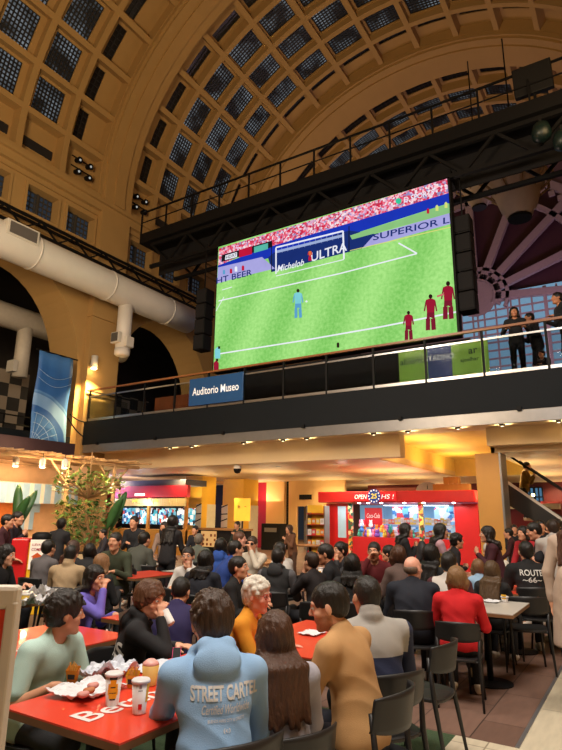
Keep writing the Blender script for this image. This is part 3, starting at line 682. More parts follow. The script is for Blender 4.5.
# blue banner with pole
def banner_mat():
    M = bpy.data.materials.new('blue_dome_print'); M.use_nodes = True; nt = M.node_tree; b = nt.nodes['Principled BSDF']; b.inputs['Roughness'].default_value = .6
    tc = nt.nodes.new('ShaderNodeTexCoord'); mp = nt.nodes.new('ShaderNodeMapping'); nt.links.new(tc.outputs['Object'], mp.inputs[0]); mp.inputs['Location'].default_value = (0, .74, 3.45); mp.inputs['Scale'].default_value = (0, 1, 1)
    ln_ = nt.nodes.new('ShaderNodeVectorMath'); ln_.operation = 'LENGTH'; nt.links.new(mp.outputs[0], ln_.inputs[0])
    mr = nt.nodes.new('ShaderNodeMath'); mr.operation = 'DIVIDE'; mr.inputs[1].default_value = 3.6; nt.links.new(ln_.outputs['Value'], mr.inputs[0])
    cr = nt.nodes.new('ShaderNodeValToRGB'); cr.color_ramp.interpolation = 'LINEAR'
    st = [(0, '3f78bc'), (.33, '3f78bc'), (.335, '2a62ac'), (.40, '2458a4'), (.405, '6f9bd4'), (.52, '7aa4da'), (.525, '3c72b8'), (.55, '5f8fcc'), (.56, '2b62ae'), (.8, '2760ac'), (1, '4a7fc4')]
    for q, (p_, h_) in enumerate(st):
        el = cr.color_ramp.elements[q] if q < 2 else cr.color_ramp.elements.new(p_)
        el.position = p_; el.color = (*srgb(h_), 1)
    nt.links.new(mr.outputs[0], cr.inputs[0]); nt.links.new(cr.outputs[0], b.inputs['Base Color']); return M
bn = empty('hanging_banner', (-18.0, 12.75, 7.4), 0, 'tall blue vertical banner with pale dome drawing hanging by the arch', 'banner')
V = []; F = []
for i in range(13):
    for j in range(9):
        V.append((.05*sin(i*.7)+.02*sin(j*2), -.74+1.48*j/8, -3.45*i/12))
for i in range(12):
    for j in range(8): a = i*9+j; F.append((a, a+1, a+10, a+9))
o = mk('banner_cloth', V, F, banner_mat(), bn, smooth=True); so = o.modifiers.new('thick', 'SOLIDIFY'); so.thickness = .01
MB().tube([(0, -.85, .02), (0, .95, .02)], .03, 8).build('pole', M_black, bn)
MB().tube([(-.02, -.75, -3.45), (-.02, .75, -3.45)], .025, 8).build('bottom_bar', M_wood, bn)
mw = mat('pale_blue_print', srgb('9dbde0'), .6, var=0)
for r_ in (.3, .55, .8):
    pts = [(.075, -.73+r_*1.4*cos(a), -3.42+r_*1.4*sin(a)) for a in np.linspace(.03, pi/2-.02, 14)]
    MB().tube(pts, .009, 4).build('dome_print_line', mw, bn)
for a in np.linspace(.15, 1.45, 6): MB().tube([(.075, -.7, -3.38), (.075, -.73+1.15*cos(a), -3.42+1.15*sin(a))], .008, 4).build('dome_print_line', mw, bn)
for zz in (-1.2, -.9): MB().tube([(.085, -.7+1.4*t, zz-.25*sin(pi*t)+.2) for t in np.linspace(0, 1, 12)], .008, 4).build('dome_print_line', mw, bn)
# four stage projectors in the coffer beside the great band (two coffers)
for n_, (yy, th, lab) in enumerate(((13.5, R(2.9), 'cluster of four dark spotlights in the coffer left of the broad arch band'), (16.8, R(2.9), 'cluster of four dark spotlights in the coffer right of the broad arch band'))):
    p = vp(th, yy, .35); e = empty('spotlight_cluster', p, 0, lab, 'spotlight')
    MB().beam((0, -.5, 0), (0, .5, 0), .04).build('bar', M_black, e); MB().beam((0, -.5, .45), (0, .5, .45), .04).build('bar', M_black, e)
    for dy, dz in ((-.28, .3), (.28, .3), (-.28, -.25), (.28, -.25)):
        h = MB().tube([(.02, dy, dz), (.28, dy, dz-.06)], [.1, .14], 12).build('spot_head', M_black, e)
        MB().tube([(.275, dy, dz-.058), (.29, dy, dz-.062)], .05, 10).build('lens', emi('faint_lens', (.8, .8, .75), .5), h)

for i_, (p_, lab_) in enumerate(((((68, 418), (78, 436), (90, 446), (98, 430)), 'lower loop of black cable sagging between banner and balcony'), (((70, 414), (80, 424), (90, 424), (99, 419)), 'upper black cable strung between the banner and the balcony end'))):
    q_ = [atX(px_, py_, -18.05) for px_, py_ in p_]; cc = []
    for t_ in np.linspace(0, 1, 14):
        w_ = [(1-t_)**3, 3*t_*(1-t_)**2, 3*t_*t_*(1-t_), t_**3]; cc.append(sum((Vector(q_[k_])*w_[k_] for k_ in range(4)), Vector()))
    tag(MB().tube(cc, .025, 6).build('cable', M_black), lab_, 'cable')
# ------------------------------------------------------------ ground floor surroundings
def wx(px, Y): return atY(px, 515, Y).x
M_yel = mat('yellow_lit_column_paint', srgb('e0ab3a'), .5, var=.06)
M_pale = mat('pale_column_cladding', srgb('cfc6b4'), .5)
M_pw = mat('blond_wood_panel', srgb('d9b478'), .45, var=.1, scale=1.2, stretch=(1, 1, .2))
M_redin = mat('red_store_wall', srgb('a31220'), .5)
def column(name, x, y, w, z1, label, stripes=True):
    mb = MB(); mb.bb(x-w/2, x+w/2, y-w/2, y+w/2, 0, z1); c = mb.build(name, M_yel); c['kind'] = 'structure'
    if stripes:
        for k, (dx, dy) in enumerate(((-w*.38, -w/2-.012), (w*.38, -w/2-.012))):
            s = MB().bb(x+dx-w*.15, x+dx+w*.15, y+dy-.012, y+dy+.012, 0, 2.1).build('column_cladding', M_pale, c)
            mb = MB()
            for i in range(6):
                z = .35+i*.33; t = .12 if i % 2 else .02
                mb.beam((x+dx-w*.15, y+dy-.018, z), (x+dx+w*.15, y+dy-.018, z+t), .012, .05)
            mb.build('tape_stripes', M_black, s)
        s = MB().bb(x+w/2, x+w/2+.024, y-w*.1, y+w*.5, 0, 2.1).build('column_cladding', M_pale, c)
    return c
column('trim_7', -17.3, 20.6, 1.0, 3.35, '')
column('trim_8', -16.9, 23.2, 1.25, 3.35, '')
cx0 = wx(479, 15.95); cx1 = wx(503.5, 15.95)
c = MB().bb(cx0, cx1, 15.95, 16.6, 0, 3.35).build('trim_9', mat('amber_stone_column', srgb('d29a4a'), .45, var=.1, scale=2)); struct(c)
MB().bb(cx1, cx1+.05, 15.9, 16.65, 0, 3.35).build('corner_strip', M_grey, c)
# wood panelled back wall with openings
YW = 25.0
mb = MB()
for a, b in ((266, 284), (288.5, 297), (297, 313)): pass
xa = [wx(p, YW) for p in (266, 284.5, 288.5, 296, 312, 345)]
mb.bb(xa[0], xa[1]-.02, YW, YW+.2, 0, 3.35); mb.bb(xa[2], xa[3], YW, YW+.2, 0, 3.35); mb.bb(xa[3]+.01, xa[4], YW, YW+.2, 2.1, 3.35); mb.bb(xa[4]+.01, xa[5], YW, YW+.2, 0, 3.35)
mb.bb(xa[0]+1.2, xa[0]+1.22, YW-.01, YW, 0, 3.35)
struct(mb.build('wall_back_panels', M_pw))
struct(MB().bb(xa[1], xa[2], YW+.15, YW+.3, 0, 3.35).build('wall_back_slot', M_dark))
struct(MB().bb(xa[3], xa[4], YW+.8, YW+.9, 0, 2.2).build('door_1', mat('grey_lift_door', (.2, .2, .22), .4, .4)))
t = MB().bb(-1.2, -.5, -.03, 0, -.12, .12).build('door_number_plate', M_dark, None, loc=((xa[3]+xa[4])/2+.95, YW-.02, 2.55)); struct(t); t.name = 'trim_10'
struct(MB().bb(wx(246, 25.5), wx(266, 25.5), 25.5, 25.7, 0, 3.35).build('wall_back_red', M_redin))
struct(MB().bb(-30, wx(247, 27), 27, 27.2, 0, 3.35).build('wall_back_dark', M_dark))
struct(MB().bb(-30, -29.8, 15.5, 36, 0, 3.35).build('wall_left_lower', M_redin))
light('POINT', 'red_store_light', (wx(256, 24.6), 24.6, 2.6), 30, (1, .5, .4), .02)
struct(MB().bb(wx(345, 27), 3.2, 30, 30.2, 0, 3.35).build('wall_back_lower', mat('dark_red_back_wall', srgb('5a1014'), .6)))
# dark cabinet left of the door
t = empty('bin_cabinet', (wx(274, 24.4), 24.4, 0), 0, 'black waste cabinet against the wood panelled wall', 'cabinet')
MB().bb(-.55, .55, -.3, .3, 0, 1.25).build('body', M_dark, t, bevel=.02); MB().bb(-.35, .35, -.32, -.3, .85, 1.05).build('flap', M_grey, t)
# yellow menu poster and counter
t = empty('menu_poster', (wx(242, 20.2), 20.2, 1.5), 0, 'yellow menu poster with small black print above the counter', 'poster')
MB().bb(-.42, .42, -.02, .02, -.1, .85).build('sheet', mat('yellow_poster', srgb('f0c040'), .5, emit=srgb('f0b840'), es=.5), t)
text('lettering', 'ib', M_dark, (-.15, -.03, .5), (1, 0, 0), (0, 0, 1), .14, t); text('lettering', 'cafe', M_dark, (.18, -.03, .5), (1, 0, 0), (0, 0, 1), .05, t)
MB().beam((0, .04, -1.5), (0, .04, .2), .05).build('stand', M_dark, t)
t = empty('service_counter', (wx(224, 19.4), 19.4, 0), 0, 'dark topped service counter with glowing picture panel by the yellow columns', 'counter')
MB().bb(-1.3, 1.3, -.3, .3, 1.02, 1.1).build('worktop', M_wood, t); MB().bb(-1.25, 1.25, -.25, .25, 0, 1.02).build('body', M_dark, t)
MB().bb(-.95, -.15, -.3, -.26, .35, .98).build('picture_panel', emi('orange_lit_menu', srgb('f2b670'), .8), t)
for i in range(9): MB().box((-.8+.2*(i % 4), -.31, .45+.18*(i//3)), (.09, .01, .1)).build('menu_mark', mat('brown_print', srgb('8a4a20'), .6), t)
# ---- candy kiosk at the left
YC = 18.4; xk0, xk1 = wx(112, YC), wx(186, YC)
k = empty('snack_kiosk', ((xk0+xk1)/2, YC, 0), 0, 'food kiosk with red canopy, striped valance and bright screens at the left', 'kiosk')
hw = (xk1-xk0)/2
MB().bb(-hw, hw, 0, .2, 2.35, 2.85).build('canopy', mat('dark_red_canopy', srgb('9c1420'), .5), k)
MB().bb(-hw+.3, hw-.2, .1, 1.5, 2.85, 3.1).build('roof_box', mat('grey_roof_unit', (.05, .05, .06), .6), k)
mb = MB()
for i in range(34): x = -hw+2*hw*i/34; mb.bb(x+.01, x+2*hw/34-.01, -.06, 0, 1.98, 2.3)
mb.build('valance', mat('striped_cream_valance', srgb('d8c080'), .6, emit=srgb('d8c080'), es=.12), k)
MB().bb(-hw, hw, 0, .6, 0, 1.0).build('counter', mat('kiosk_counter_front', srgb('c08a3c'), .5), k)
def speckle(name, cols, scale, s=1.0):
    M = bpy.data.materials.new(name); M.use_nodes = True; nt = M.node_tree; b = nt.nodes['Principled BSDF']
    tc = nt.nodes.new('ShaderNodeTexCoord'); v = nt.nodes.new('ShaderNodeTexVoronoi'); v.inputs['Scale'].default_value = scale; v.distance = 'CHEBYCHEV'; nt.links.new(tc.outputs['Object'], v.inputs['Vector'])
    sp = nt.nodes.new('ShaderNodeSeparateColor'); nt.links.new(v.outputs['Color'], sp.inputs[0]); cr = nt.nodes.new('ShaderNodeValToRGB'); cr.color_ramp.interpolation = 'CONSTANT'
    for i, c in enumerate(cols):
        el = cr.color_ramp.elements[i] if i < 2 else cr.color_ramp.elements.new(i/len(cols))
        el.position = i/len(cols); el.color = (*srgb(c), 1)
    nt.links.new(sp.outputs[0], cr.inputs[0]); nt.links.new(cr.outputs[0], b.inputs['Base Color']); nt.links.new(cr.outputs[0], b.inputs['Emission Color']); b.inputs['Emission Strength'].default_value = s
    return M
M_scrn = speckle('kiosk_menu_screens', ['b84838', '9fe0e8', 'e8f0f0', '50b8d0', '70c8e0', '205890', 'f0f8f8', '182838', '60a8c0'], 7, .7)
for i in range(4):
    MB().bb(-hw+.15+i*hw/2, -hw+.05+(i+1)*hw/2, .5, .56, 1.2, 1.9).build('menu_screen', M_scrn, k, bevel=.01)
for x in (-.7, .5):
    text('neon_sign', 'pollo', emi('yellow_neon', (1, .85, .1), 1.6), (x, -.09, 2.2), (1, 0, 0), (0, 0, 1), .17, k)
MB().bb(-hw*.35, -hw*.1, -.08, -.02, 2.42, 2.52).build('lit_strip', emi('white_strip', (1, .95, .85), 2.5), k)
for x in (-hw+.06, 0, hw-.06): MB().bb(x-.06, x+.06, .02, .14, 0, 2.35).build('post', mat('kiosk_post_wood', srgb('c98a3c'), .5), k)
light('POINT', 'kiosk_light', ((xk0+xk1)/2, YC-.5, 2.1), 40, (.85, .9, 1), .02)
light('AREA', 'violet_ceiling_wash', (wx(110, 19), 17.5, 2.7), 160, (.40, .42, 1.0), 1.5, (wx(110, 19), 18.5, 3.3))
light('POINT', 'violet_sign_light', (wx(200, 26), 26, 2.2), 20, (.5, .4, 1.0), .02)
# ---- big red kiosk with the OPEN sign
YK = 19.0; X0, X1 = wx(318, 18.45)+.05, wx(474, 18.45)
K = empty('red_kiosk', (X0, YK, 0), 0, 'bright red convenience kiosk with open 25 hs sign and lit windows', 'kiosk')
L = X1-X0
MB().bb(-.05, L+.05, -.55, 3.2, 2.12, 2.5).build('canopy', M_red, K, bevel=.03)
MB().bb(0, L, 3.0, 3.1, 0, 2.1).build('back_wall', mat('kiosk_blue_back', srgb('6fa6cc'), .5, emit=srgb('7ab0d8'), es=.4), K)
MB().bb(L-.06, L, 0, 3.1, 0, 2.1).build('side_wall', M_red, K); MB().bb(0, .9, 0, .12, 0, 2.1).build('front_panel', M_red, K)
MB().bb(.9, L-.9, -.05, .5, 0, .95).build('counter', M_red, K)
MB().bb(L-.75, L, -.02, .1, 0, 2.1).build('front_panel', M_red, K)
def kx(px): return wx(px, YK)-X0
for px in (351, 421.5):
    MB().bb(kx(px)-.07, kx(px)+.07, -.1, .06, 0, 2.12).build('sweets_post', speckle('sweets_%d' % px, ['e09030', 'd03030', 'f0d060', '704020', 'e8c890', '306040'], 9, .15), K)
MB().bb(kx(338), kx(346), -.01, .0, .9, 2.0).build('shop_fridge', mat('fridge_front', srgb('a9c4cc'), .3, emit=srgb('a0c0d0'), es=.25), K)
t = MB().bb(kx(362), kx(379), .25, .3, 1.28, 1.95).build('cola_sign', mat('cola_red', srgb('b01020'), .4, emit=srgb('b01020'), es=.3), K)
text('lettering', 'Coca-Cola', M_white, ((kx(362)+kx(379))/2, .24, 1.68), (1, 0, 0), (0, 0, 1), .16, K, shear=.3, width=.5)
M_goods = speckle('kiosk_goods_far', ['9fd0e8', 'e8f0f8', '4080c0', 'd04050', '70b8e0', 'f0d0d8', '3060a0', 'c8e0f0'], 5, .45)
for px0, px1, z0_, z1_ in ((383, 391, 1.5, 2.0), (392, 410, 1.45, 2.0), (383, 412, .98, 1.3), (426, 447, 1.5, 2.0), (426, 447, 1.0, 1.4)):
    MB().bb(kx(px0), kx(px1), .9, 1.0, z0_, z1_).build('goods_display', M_goods, K)
for z in (1.0, 1.42): MB().bb(kx(384), kx(449), .75, 1.05, z-.05, z-.02).build('shelf', M_white, K)
MB().bb(kx(384), kx(418), -.02, -.0, .98, 2.05).build('window_pane', M_glass, K); MB().bb(kx(424), kx(449), -.02, 0, .98, 2.05).build('window_pane', M_glass, K)
M_sl = mat('white_sign_glow', (.8, .8, .8), .5, var=0, emit=(1, 1, 1), es=.6)
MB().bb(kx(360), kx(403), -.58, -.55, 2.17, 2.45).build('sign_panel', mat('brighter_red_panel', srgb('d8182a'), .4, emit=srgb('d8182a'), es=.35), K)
text('lettering', 'OPEN', M_sl, (kx(368), -.59, 2.31), (1, 0, 0), (0, 0, 1), .15, K, shear=.2, width=.46)
text('lettering', 'HS !', M_sl, (kx(394.5), -.59, 2.31), (1, 0, 0), (0, 0, 1), .15, K, shear=.2, width=.46)
bd = empty('round_badge', (kx(381.5), -.62, 2.33)); bd.parent = K
def disc(name, r, y, mt, parent, c=(0, 0), n=24): return mk(name, [(c[0]+r*cos(2*pi*q/n), yy, c[1]+r*sin(2*pi*q/n)) for yy in (y, y+.02) for q in range(n)], [tuple(range(n)), tuple(range(2*n-1, n-1, -1))]+[(q, q+n, (q+1) % n+n, (q+1) % n) for q in range(n)], mt, parent)
disc('badge_disc', .235, 0, mat('badge_blue', srgb('1a3f9c'), .4, emit=srgb('1a3f9c'), es=.3), bd)
mb = MB()
for q in range(12): a = 2*pi*q/12; mb.box((.195*cos(a), -.01, .195*sin(a)), (.04, .01, .04), 0, Matrix.Rotation(a, 3, 'Y'))
mb.build('badge_stars', M_sl, bd)
text('badge_number', '25', mat('yellow_numbers', srgb('f5e030'), .5, var=0, emit=srgb('f5e030'), es=.6), (0, -.015, 0), (1, 0, 0), (0, 0, 1), .17, bd, shear=.15)
for px in (363, 372, 385, 408, 427, 457):
    MB().lathe([(.05, 2.09), (.05, 2.12)], (kx(px), -.3, 0), 10).build('canopy_lamp', emi('cool_lamp', (.9, .95, 1), 14), K)
light('AREA', 'kiosk_inside', (X0+2.6, YK+1.2, 2.05), 95, (.75, .88, 1.0), 3.5, (X0+2.6, YK+1.2, 0), 1.2)
light('AREA', 'kiosk_front', (X0+2.8, YK-.3, 2.05), 45, (.95, .95, 1.0), 4.5, (X0+2.8, YK-.5, 0), .2)
for px in (343, 385, 437): light('POINT', 'canopy_glow', (wx(px, YK-1.4), YK-1.4, 2.9), 6, (1, .8, .7), .01)
rs = empty('roof_sign', (wx(429, 19.3), 19.3, 2.52), 0, 'small round topped sign standing on the red kiosk roof', 'sign')
n = 16; mk('sign_board', [(.42*cos(pi*q/n), yy, .30*sin(pi*q/n)) for yy in (0, .05) for q in range(n+1)], [tuple(range(n+1)), tuple(range(2*n+1, n, -1))]+[(q, q+n+1, q+n+2, q+1) for q in range(n)]+[(n, 2*n+1, n+1, 0)], mat('pale_sign', srgb('90989c'), .5), rs)
text('lettering', 'i', M_dark, (0, -.02, .14), (1, 0, 0), (0, 0, 1), .15, rs)
# boxes on the kiosk roof
cr0 = None
spots = [(438+4.5*i, 487, 0) for i in range(8)]+[(449, 481.5, 1), (454, 481.5, 1), (459, 481.5, 1)]
for i, (px, py, lv) in enumerate(spots):
    x = wx(px, 19.2); z = 2.5+lv*.23
    if cr0 is None:
        cr0 = empty('cardboard_box', (x, 19.2, z), 0, 'brown cardboard box stored on the red kiosk roof', 'box', 'boxes on the kiosk roof')
        MB().bb(-.08, .08, -.15, .15, 0, .225).build('carton', mat('cardboard', srgb('b08040'), .8), cr0); MB().bb(-.015, .015, -.151, .151, .22, .228).build('tape', M_pale, cr0)
    else: dup(cr0, (x, 19.2, z))
# individual goods on the kiosk counter and shelves
pc = [srgb(h) for h in ('d8384a', '4a86d0', 'f0d050', 'e8e8f0', '7a50b0', 'f08ab0', '50b8a0', 'e88830')]
plushes = []; packs = []
def plush(c):
    e = empty('plush_toy', (0, 0, 0), 0, 'colourful plush toy in the heap on the kiosk counter', 'toy', 'plush toys on the kiosk counter')
    mt = mat('plush_%02d' % c, pc[c], .9, emit=pc[c], es=.08)
    MB().lathe([(.01, 0), (.07, .02), (.085, .08), (.06, .14), (.01, .16)], n=10).build('plush_body', mt, e, True)
    h = MB().lathe([(.01, .13), (.05, .15), (.06, .19), (.045, .235), (.01, .25)], n=10).build('head', mt, e, True)
    for s in (-1, 1): MB().lathe([(.005, .22), (.02, .235), (.018, .26), (.004, .27)], (s*.04, 0, 0), 8).build('ear', mt, h, True)
    return e
protos = [plush(i) for i in range(8)]
used = set()
def place(pr, loc, rz):
    if pr.name not in used: used.add(pr.name); pr.location = loc; pr.rotation_euler[2] = rz; return pr
    return dup(pr, loc, rz)
for i in range(46):
    px = 356+random.random()*56; lv = random.choice((0, 0, 1, 1, 2))
    if lv == 2 and px > 380: lv = 0
    place(protos[i % 8], (wx(px, YK+.1), YK+.05+random.random()*.35-.0, .95+lv*.16), random.random()*2-1)
def packet(c):
    e = MB(); e.mi = 0; e.bb(-.07, .07, -.03, .03, 0, .2); e.mi = 1; e.bb(-.05, .05, -.034, -.03, .06, .15)
    o = e.build('snack_packet', [mat('packet_%02d' % c, pc[c], .35), M_white], bevel=.008)
    return tag(o, 'glossy snack packet on the tall rack left of the red kiosk', 'snack packet', 'packets on the snack rack')
rack = empty('snack_rack', (wx(317.5, 18.3), 18.3, 0), 0, 'tall yellow and red snack rack left of the red kiosk', 'rack')
for z in (.25, .62, .99, 1.36, 1.73): MB().bb(-.36, .36, -.18, .2, z-.03, z).build('shelf', mat('rack_red', srgb('b03020'), .5), rack)
for x in (-.36, .36): MB().bb(x-.02, x+.02, -.16, .2, 0, 2.0).build('upright', M_grey, rack)
MB().bb(-.36, .36, .17, .2, 0, 2.0).build('back_board', mat('rack_yellow', srgb('d8a020'), .5), rack)
MB().bb(-.3, .3, -.2, -.17, 1.76, 2.02).build('header_sign', mat('rack_header', srgb('e0b030'), .4, emit=srgb('e0b030'), es=.2), rack)
pp = [packet(i) for i in (0, 2, 7, 2, 3)]
for r_, z in enumerate((.25, .62, .99, 1.36)):
    for i in range(4):
        pr = pp[(i+r_*2) % 5]; place(pr, (wx(317.5, 18.3)-.26+i*.17, 18.2, z), 0)
for r_, (z, y_) in enumerate(((.98, YK+.85), (1.40, YK+.85))):
    for i in range(22):
        px = 384+(448-384)*i/21
        if 418 < px < 425: continue
        o = place(pp[(i*3+r_) % 5], (wx(px, YK+.85), y_, z+.0), 0) if pp[(i*3+r_) % 5].name not in used else dup(pp[(i*3+r_) % 5], (wx(px, YK+.85), y_, z), 0)
        o['label'] = 'small packet on the lit shelves inside the red kiosk'; o['group'] = 'packets on the kiosk shelves'; o.scale = (.9, .9, random.uniform(.7, 1.2))
for pr in pp:
    if pr.name not in used: bpy.data.objects.remove(pr)
# ---- escalator at the right
ES = empty('escalator', (-3.3, 17.4, 0), 0, 'escalator with glass side and silver handrail descending behind the amber column', 'escalator')
def EP(px, py): p = atY(px, py, 17.4); return (p.x+3.3, 0, p.z)
A, B = EP(505, 481), EP(562, 520); sl = (B[2]-A[2])/(B[0]-A[0])
def ln(z, x0=-.05, x1=3.4, y=0): return ((x0, y, z+A[2]+sl*(x0-A[0])), (x1, y, max(.05, z+A[2]+sl*(x1-A[0]))))
MB().beam(*ln(.02, y=-.04), .06, .07).build('silver_skirt_rail', M_white, ES)
MB().beam(*ln(.85), .07, .06).build('handrail', M_black, ES); MB().beam(*ln(.85, y=1.1), .07, .06).build('handrail', M_black, ES)
a, b = ln(.03); c_, d_ = ln(.83)
mk('glass_panel', [a, b, d_, c_, (a[0], .02, a[2]), (b[0], .02, b[2]), (d_[0], .02, d_[2]), (c_[0], .02, c_[2])], [(0, 1, 2, 3), (7, 6, 5, 4), (0, 4, 5, 1), (1, 5, 6, 2), (2, 6, 7, 3), (3, 7, 4, 0)], M_gl2, ES)
mb = MB()
for i in range(14): x = .05+i*.24; z = A[2]+sl*(x-A[0])-.15; mb.bb(x, x+.24, .08, 1.02, z-.2, z)
mb.build('steps', M_dark, ES)
MB().beam(*ln(-.35), .1, .5).build('side_truss', mat('escalator_grey', (.02, .02, .022), .35, .3), ES)
t = empty('barrier_gate', (-3.3, 16.2, 0), 0, 'low barrier with wooden top and slanting steel tube by the amber column', 'barrier')
p0 = atY(506, 541, 16.2); p1 = atY(524, 541, 16.2)
MB().bb(0, p1.x-p0.x, -.15, .15, p0.z-.06, p0.z+.04).build('wooden_top', M_wood, t)
MB().bb(0, .08, -.12, .12, 0, p0.z-.06).build('post', M_dark, t)
q0 = atY(504, 528, 16.2); q1 = atY(520, 538, 16.2); MB().beam((q0.x+3.3, -.1, q0.z), (q1.x+3.3, -.1, q1.z), .05).build('slanting_tube', M_steel, t)
# lit windows of far shops at the right
for px, Y in ((529, 29), (538, 29)):
    a, b = wx(px-4, Y), wx(px+4, Y)
    mb = MB(); mb.mi = 0
    mb.bb(a, b, 29.9, 29.95, 2.2, 3.1); mb.mi = 1
    for q in range(3): xx = a+(b-a)*q/2; mb.bb(xx-.03, xx+.03, 29.85, 29.9, 2.2, 3.1)
    for q in range(3): zz = 2.2+.45*q; mb.bb(a, b, 29.85, 29.9, zz-.03, zz+.03)
    struct(mb.build(winname(), [emi('blue_window_glow', srgb('6aa0c8'), .7), M_black]))
t = MB().bb(wx(508, 24), wx(562, 24), 24, 24.15, 0, 2.3).build('red_partition', mat('deep_red_board', srgb('6e0d12'), .5)); tag(t, 'deep red partition behind the dark crowd at the right', 'partition')
t = MB().bb(wx(506, 23.5), wx(560, 23.5), 23.5, 23.99, 2.0, 2.2).build('ledge', mat('grey_white_ledge', (.35, .34, .33), .5)); tag(t, 'pale ledge with small lamps on the deep red partition', 'ledge')
for px in (513, 521, 535): light('POINT', 'ledge_lamp', (wx(px, 23.3), 23.3, 2.5), 6, YEL, .06)
# security camera dome under the beam
t = empty('dome_camera', (wx(236, 15.7), 15.7, 3.32), 0, 'black dome security camera under the cream beam', 'camera')
MB().lathe([(.02, -.3), (.09, -.28), (.13, -.2), (.13, -.14)], n=16).build('dome', M_black, t, True); MB().lathe([(.13, -.14), (.13, -.04), (.05, 0)], n=16).build('mount', M_white, t)
# ------------------------------------------------------------ pergola and stall by the left wall
M_stick = mat('pale_branch_wood', srgb('b08a62'), .8, var=.3, scale=5)
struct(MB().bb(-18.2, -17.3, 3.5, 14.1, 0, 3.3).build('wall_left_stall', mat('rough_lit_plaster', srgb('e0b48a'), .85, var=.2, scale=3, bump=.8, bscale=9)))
aw = MB().bb(-18.15, -17.0, 6.85, 13.2, 3.55, 4.05).build('awning', mat('dark_plum_awning', (.03, .012, .02), .7)); tag(aw, 'dark plum awning box above the branch pergola', 'awning')
pg = empty('branch_pergola', (-12.9, 6, 0), 0, 'rustic pergola roofed with pale branches over the stall at the left', 'pergola')
rnd = random.Random(3)
for y in (1.0, 3.86, 5.45):
    MB().tube([(0, y, 0), (.03, y+.03, 1.5), (0, y, 3.0)], [.07, .06, .055], 8).build('post', M_stick, pg)
    for s in (-1, 1): MB().tube([(0, y, 2.4), (0, y+s*.55, 3.0)], .03, 6).build('brace', M_stick, pg)
MB().tube([(0, -.5, 3.0), (0, 3, 3.03), (0, 6.4, 3.0)], .05, 8).build('beam', M_stick, pg)
MB().tube([(-4.2, -.5, 3.2), (-4.2, 6.4, 3.2)], .05, 8).build('beam', M_stick, pg)
for i in range(100):
    y = -.6+7.1*i/100+rnd.uniform(-.03, .03); a = (rnd.uniform(.15, .55), y+rnd.uniform(-.12, .12), 3.08+rnd.uniform(0, .05)); b = (-4.3, y+rnd.uniform(-.2, .2), 3.28+rnd.uniform(0, .05))
    MB().tube([a, ((a[0]+b[0])/2, (a[1]+b[1])/2+rnd.uniform(-.05, .05), 3.2), b], rnd.uniform(.014, .028), 5).build('roof_stick', M_stick, pg)
for px, py in ((15, 469), (42, 468), (64, 473)):
    p = atD(px, py, 15.6); t = empty('pendant_lamp', (p.x, p.y, 2.78), 0, {15: 'leftmost', 42: 'middle', 64: 'rightmost'}[px]+' small white lamp hanging under the branch pergola', 'lamp')
    MB().lathe([(.07, -.02), (.08, .16), (.03, .22)], n=12).build('lamp_shade', M_white, t, True); MB().lathe([(.06, -.035), (.06, -.02)], n=12).build('bulb', emi('warm_bulb', (1, .8, .5), 14), t); MB().beam((0, 0, .2), (0, 0, .34), .012).build('cord', M_black, t)
    light('POINT', 'pergola_light', (p.x, p.y, 2.65), 45, (1, .66, .32), .06)
light('AREA', 'stall_light', (-15.2, 10.0, 2.85), 150, (1, .66, .34), 3, (-17.5, 9.5, 1.2))
light('POINT', 'vine_fill', (-11.6, 10.2, 2.5), 60, (1, .82, .5), .02)  # bare point lamp added to brighten the vine and shrubs
# flags
fm = [mat('flag_sky', srgb('9fc4e6'), .7), mat('flag_white', srgb('e8e4da'), .7)]
f0 = None
for i in range(11):
    y = 9.0+i*.40
    if f0 is None:
        mb = MB()
        for q in range(3): mb.mi = [0, 1, 0][q]; mb.bb(-.005, .005, -.21+.14*q, -.07+.14*q, -.62, 0)
        f0 = mb.build('bunting_flag', fm); tag(f0, 'sky blue and white striped flag in the bunting of the left stall', 'flag', 'bunting flags of the left stall'); f0.location = (-16.6, y, 2.55)
    else: dup(f0, (-16.6, y, 2.55))
ct = MB(); ct.tube([(-16.6, 8.8, 2.56), (-16.6, 13.3, 2.56)], .012, 5); t = ct.build('clothesline', M_white); tag(t, 'thin white line strung across the left stall above the flags', 'line')
t = empty('football_shirt', (-17.2, 11.75, 2.0), 0, 'long sky blue striped shirt hung on the stall wall', 'shirt')
mb = MB()
for q in range(3): mb.mi = [0, 1, 0][q]; mb.bb(-.02, .02, -.24+.16*q, -.08+.16*q, -.9, 0)
mb.build('torso', fm, t)
for s in (-1, 1): MB().bb(-.02, .02, s*.34-.1, s*.34+.1, -.35, 0).build('sleeve', fm[0], t)
t = empty('arched_poster', (-17.2, 10.75, 1.0), 0, 'orange arched picture on the stall wall between plants', 'picture')
n = 12; pts = [(-.42, 0), (.42, 0)]+[(.42*cos(pi*q/n), 1.0+.4*sin(pi*q/n)) for q in range(n+1)]
mk('frame', [(0, a*1.15, b*1.08) for a, b in pts]+[(.03, a*1.15, b*1.08) for a, b in pts], [tuple(range(len(pts))), tuple(range(2*len(pts)-1, len(pts)-1, -1))], M_wood, t)
mk('picture', [(.04, a, b+.03) for a, b in pts], [tuple(range(len(pts)))], mat('orange_picture', srgb('e07830'), .6, var=.5, scale=4), t)
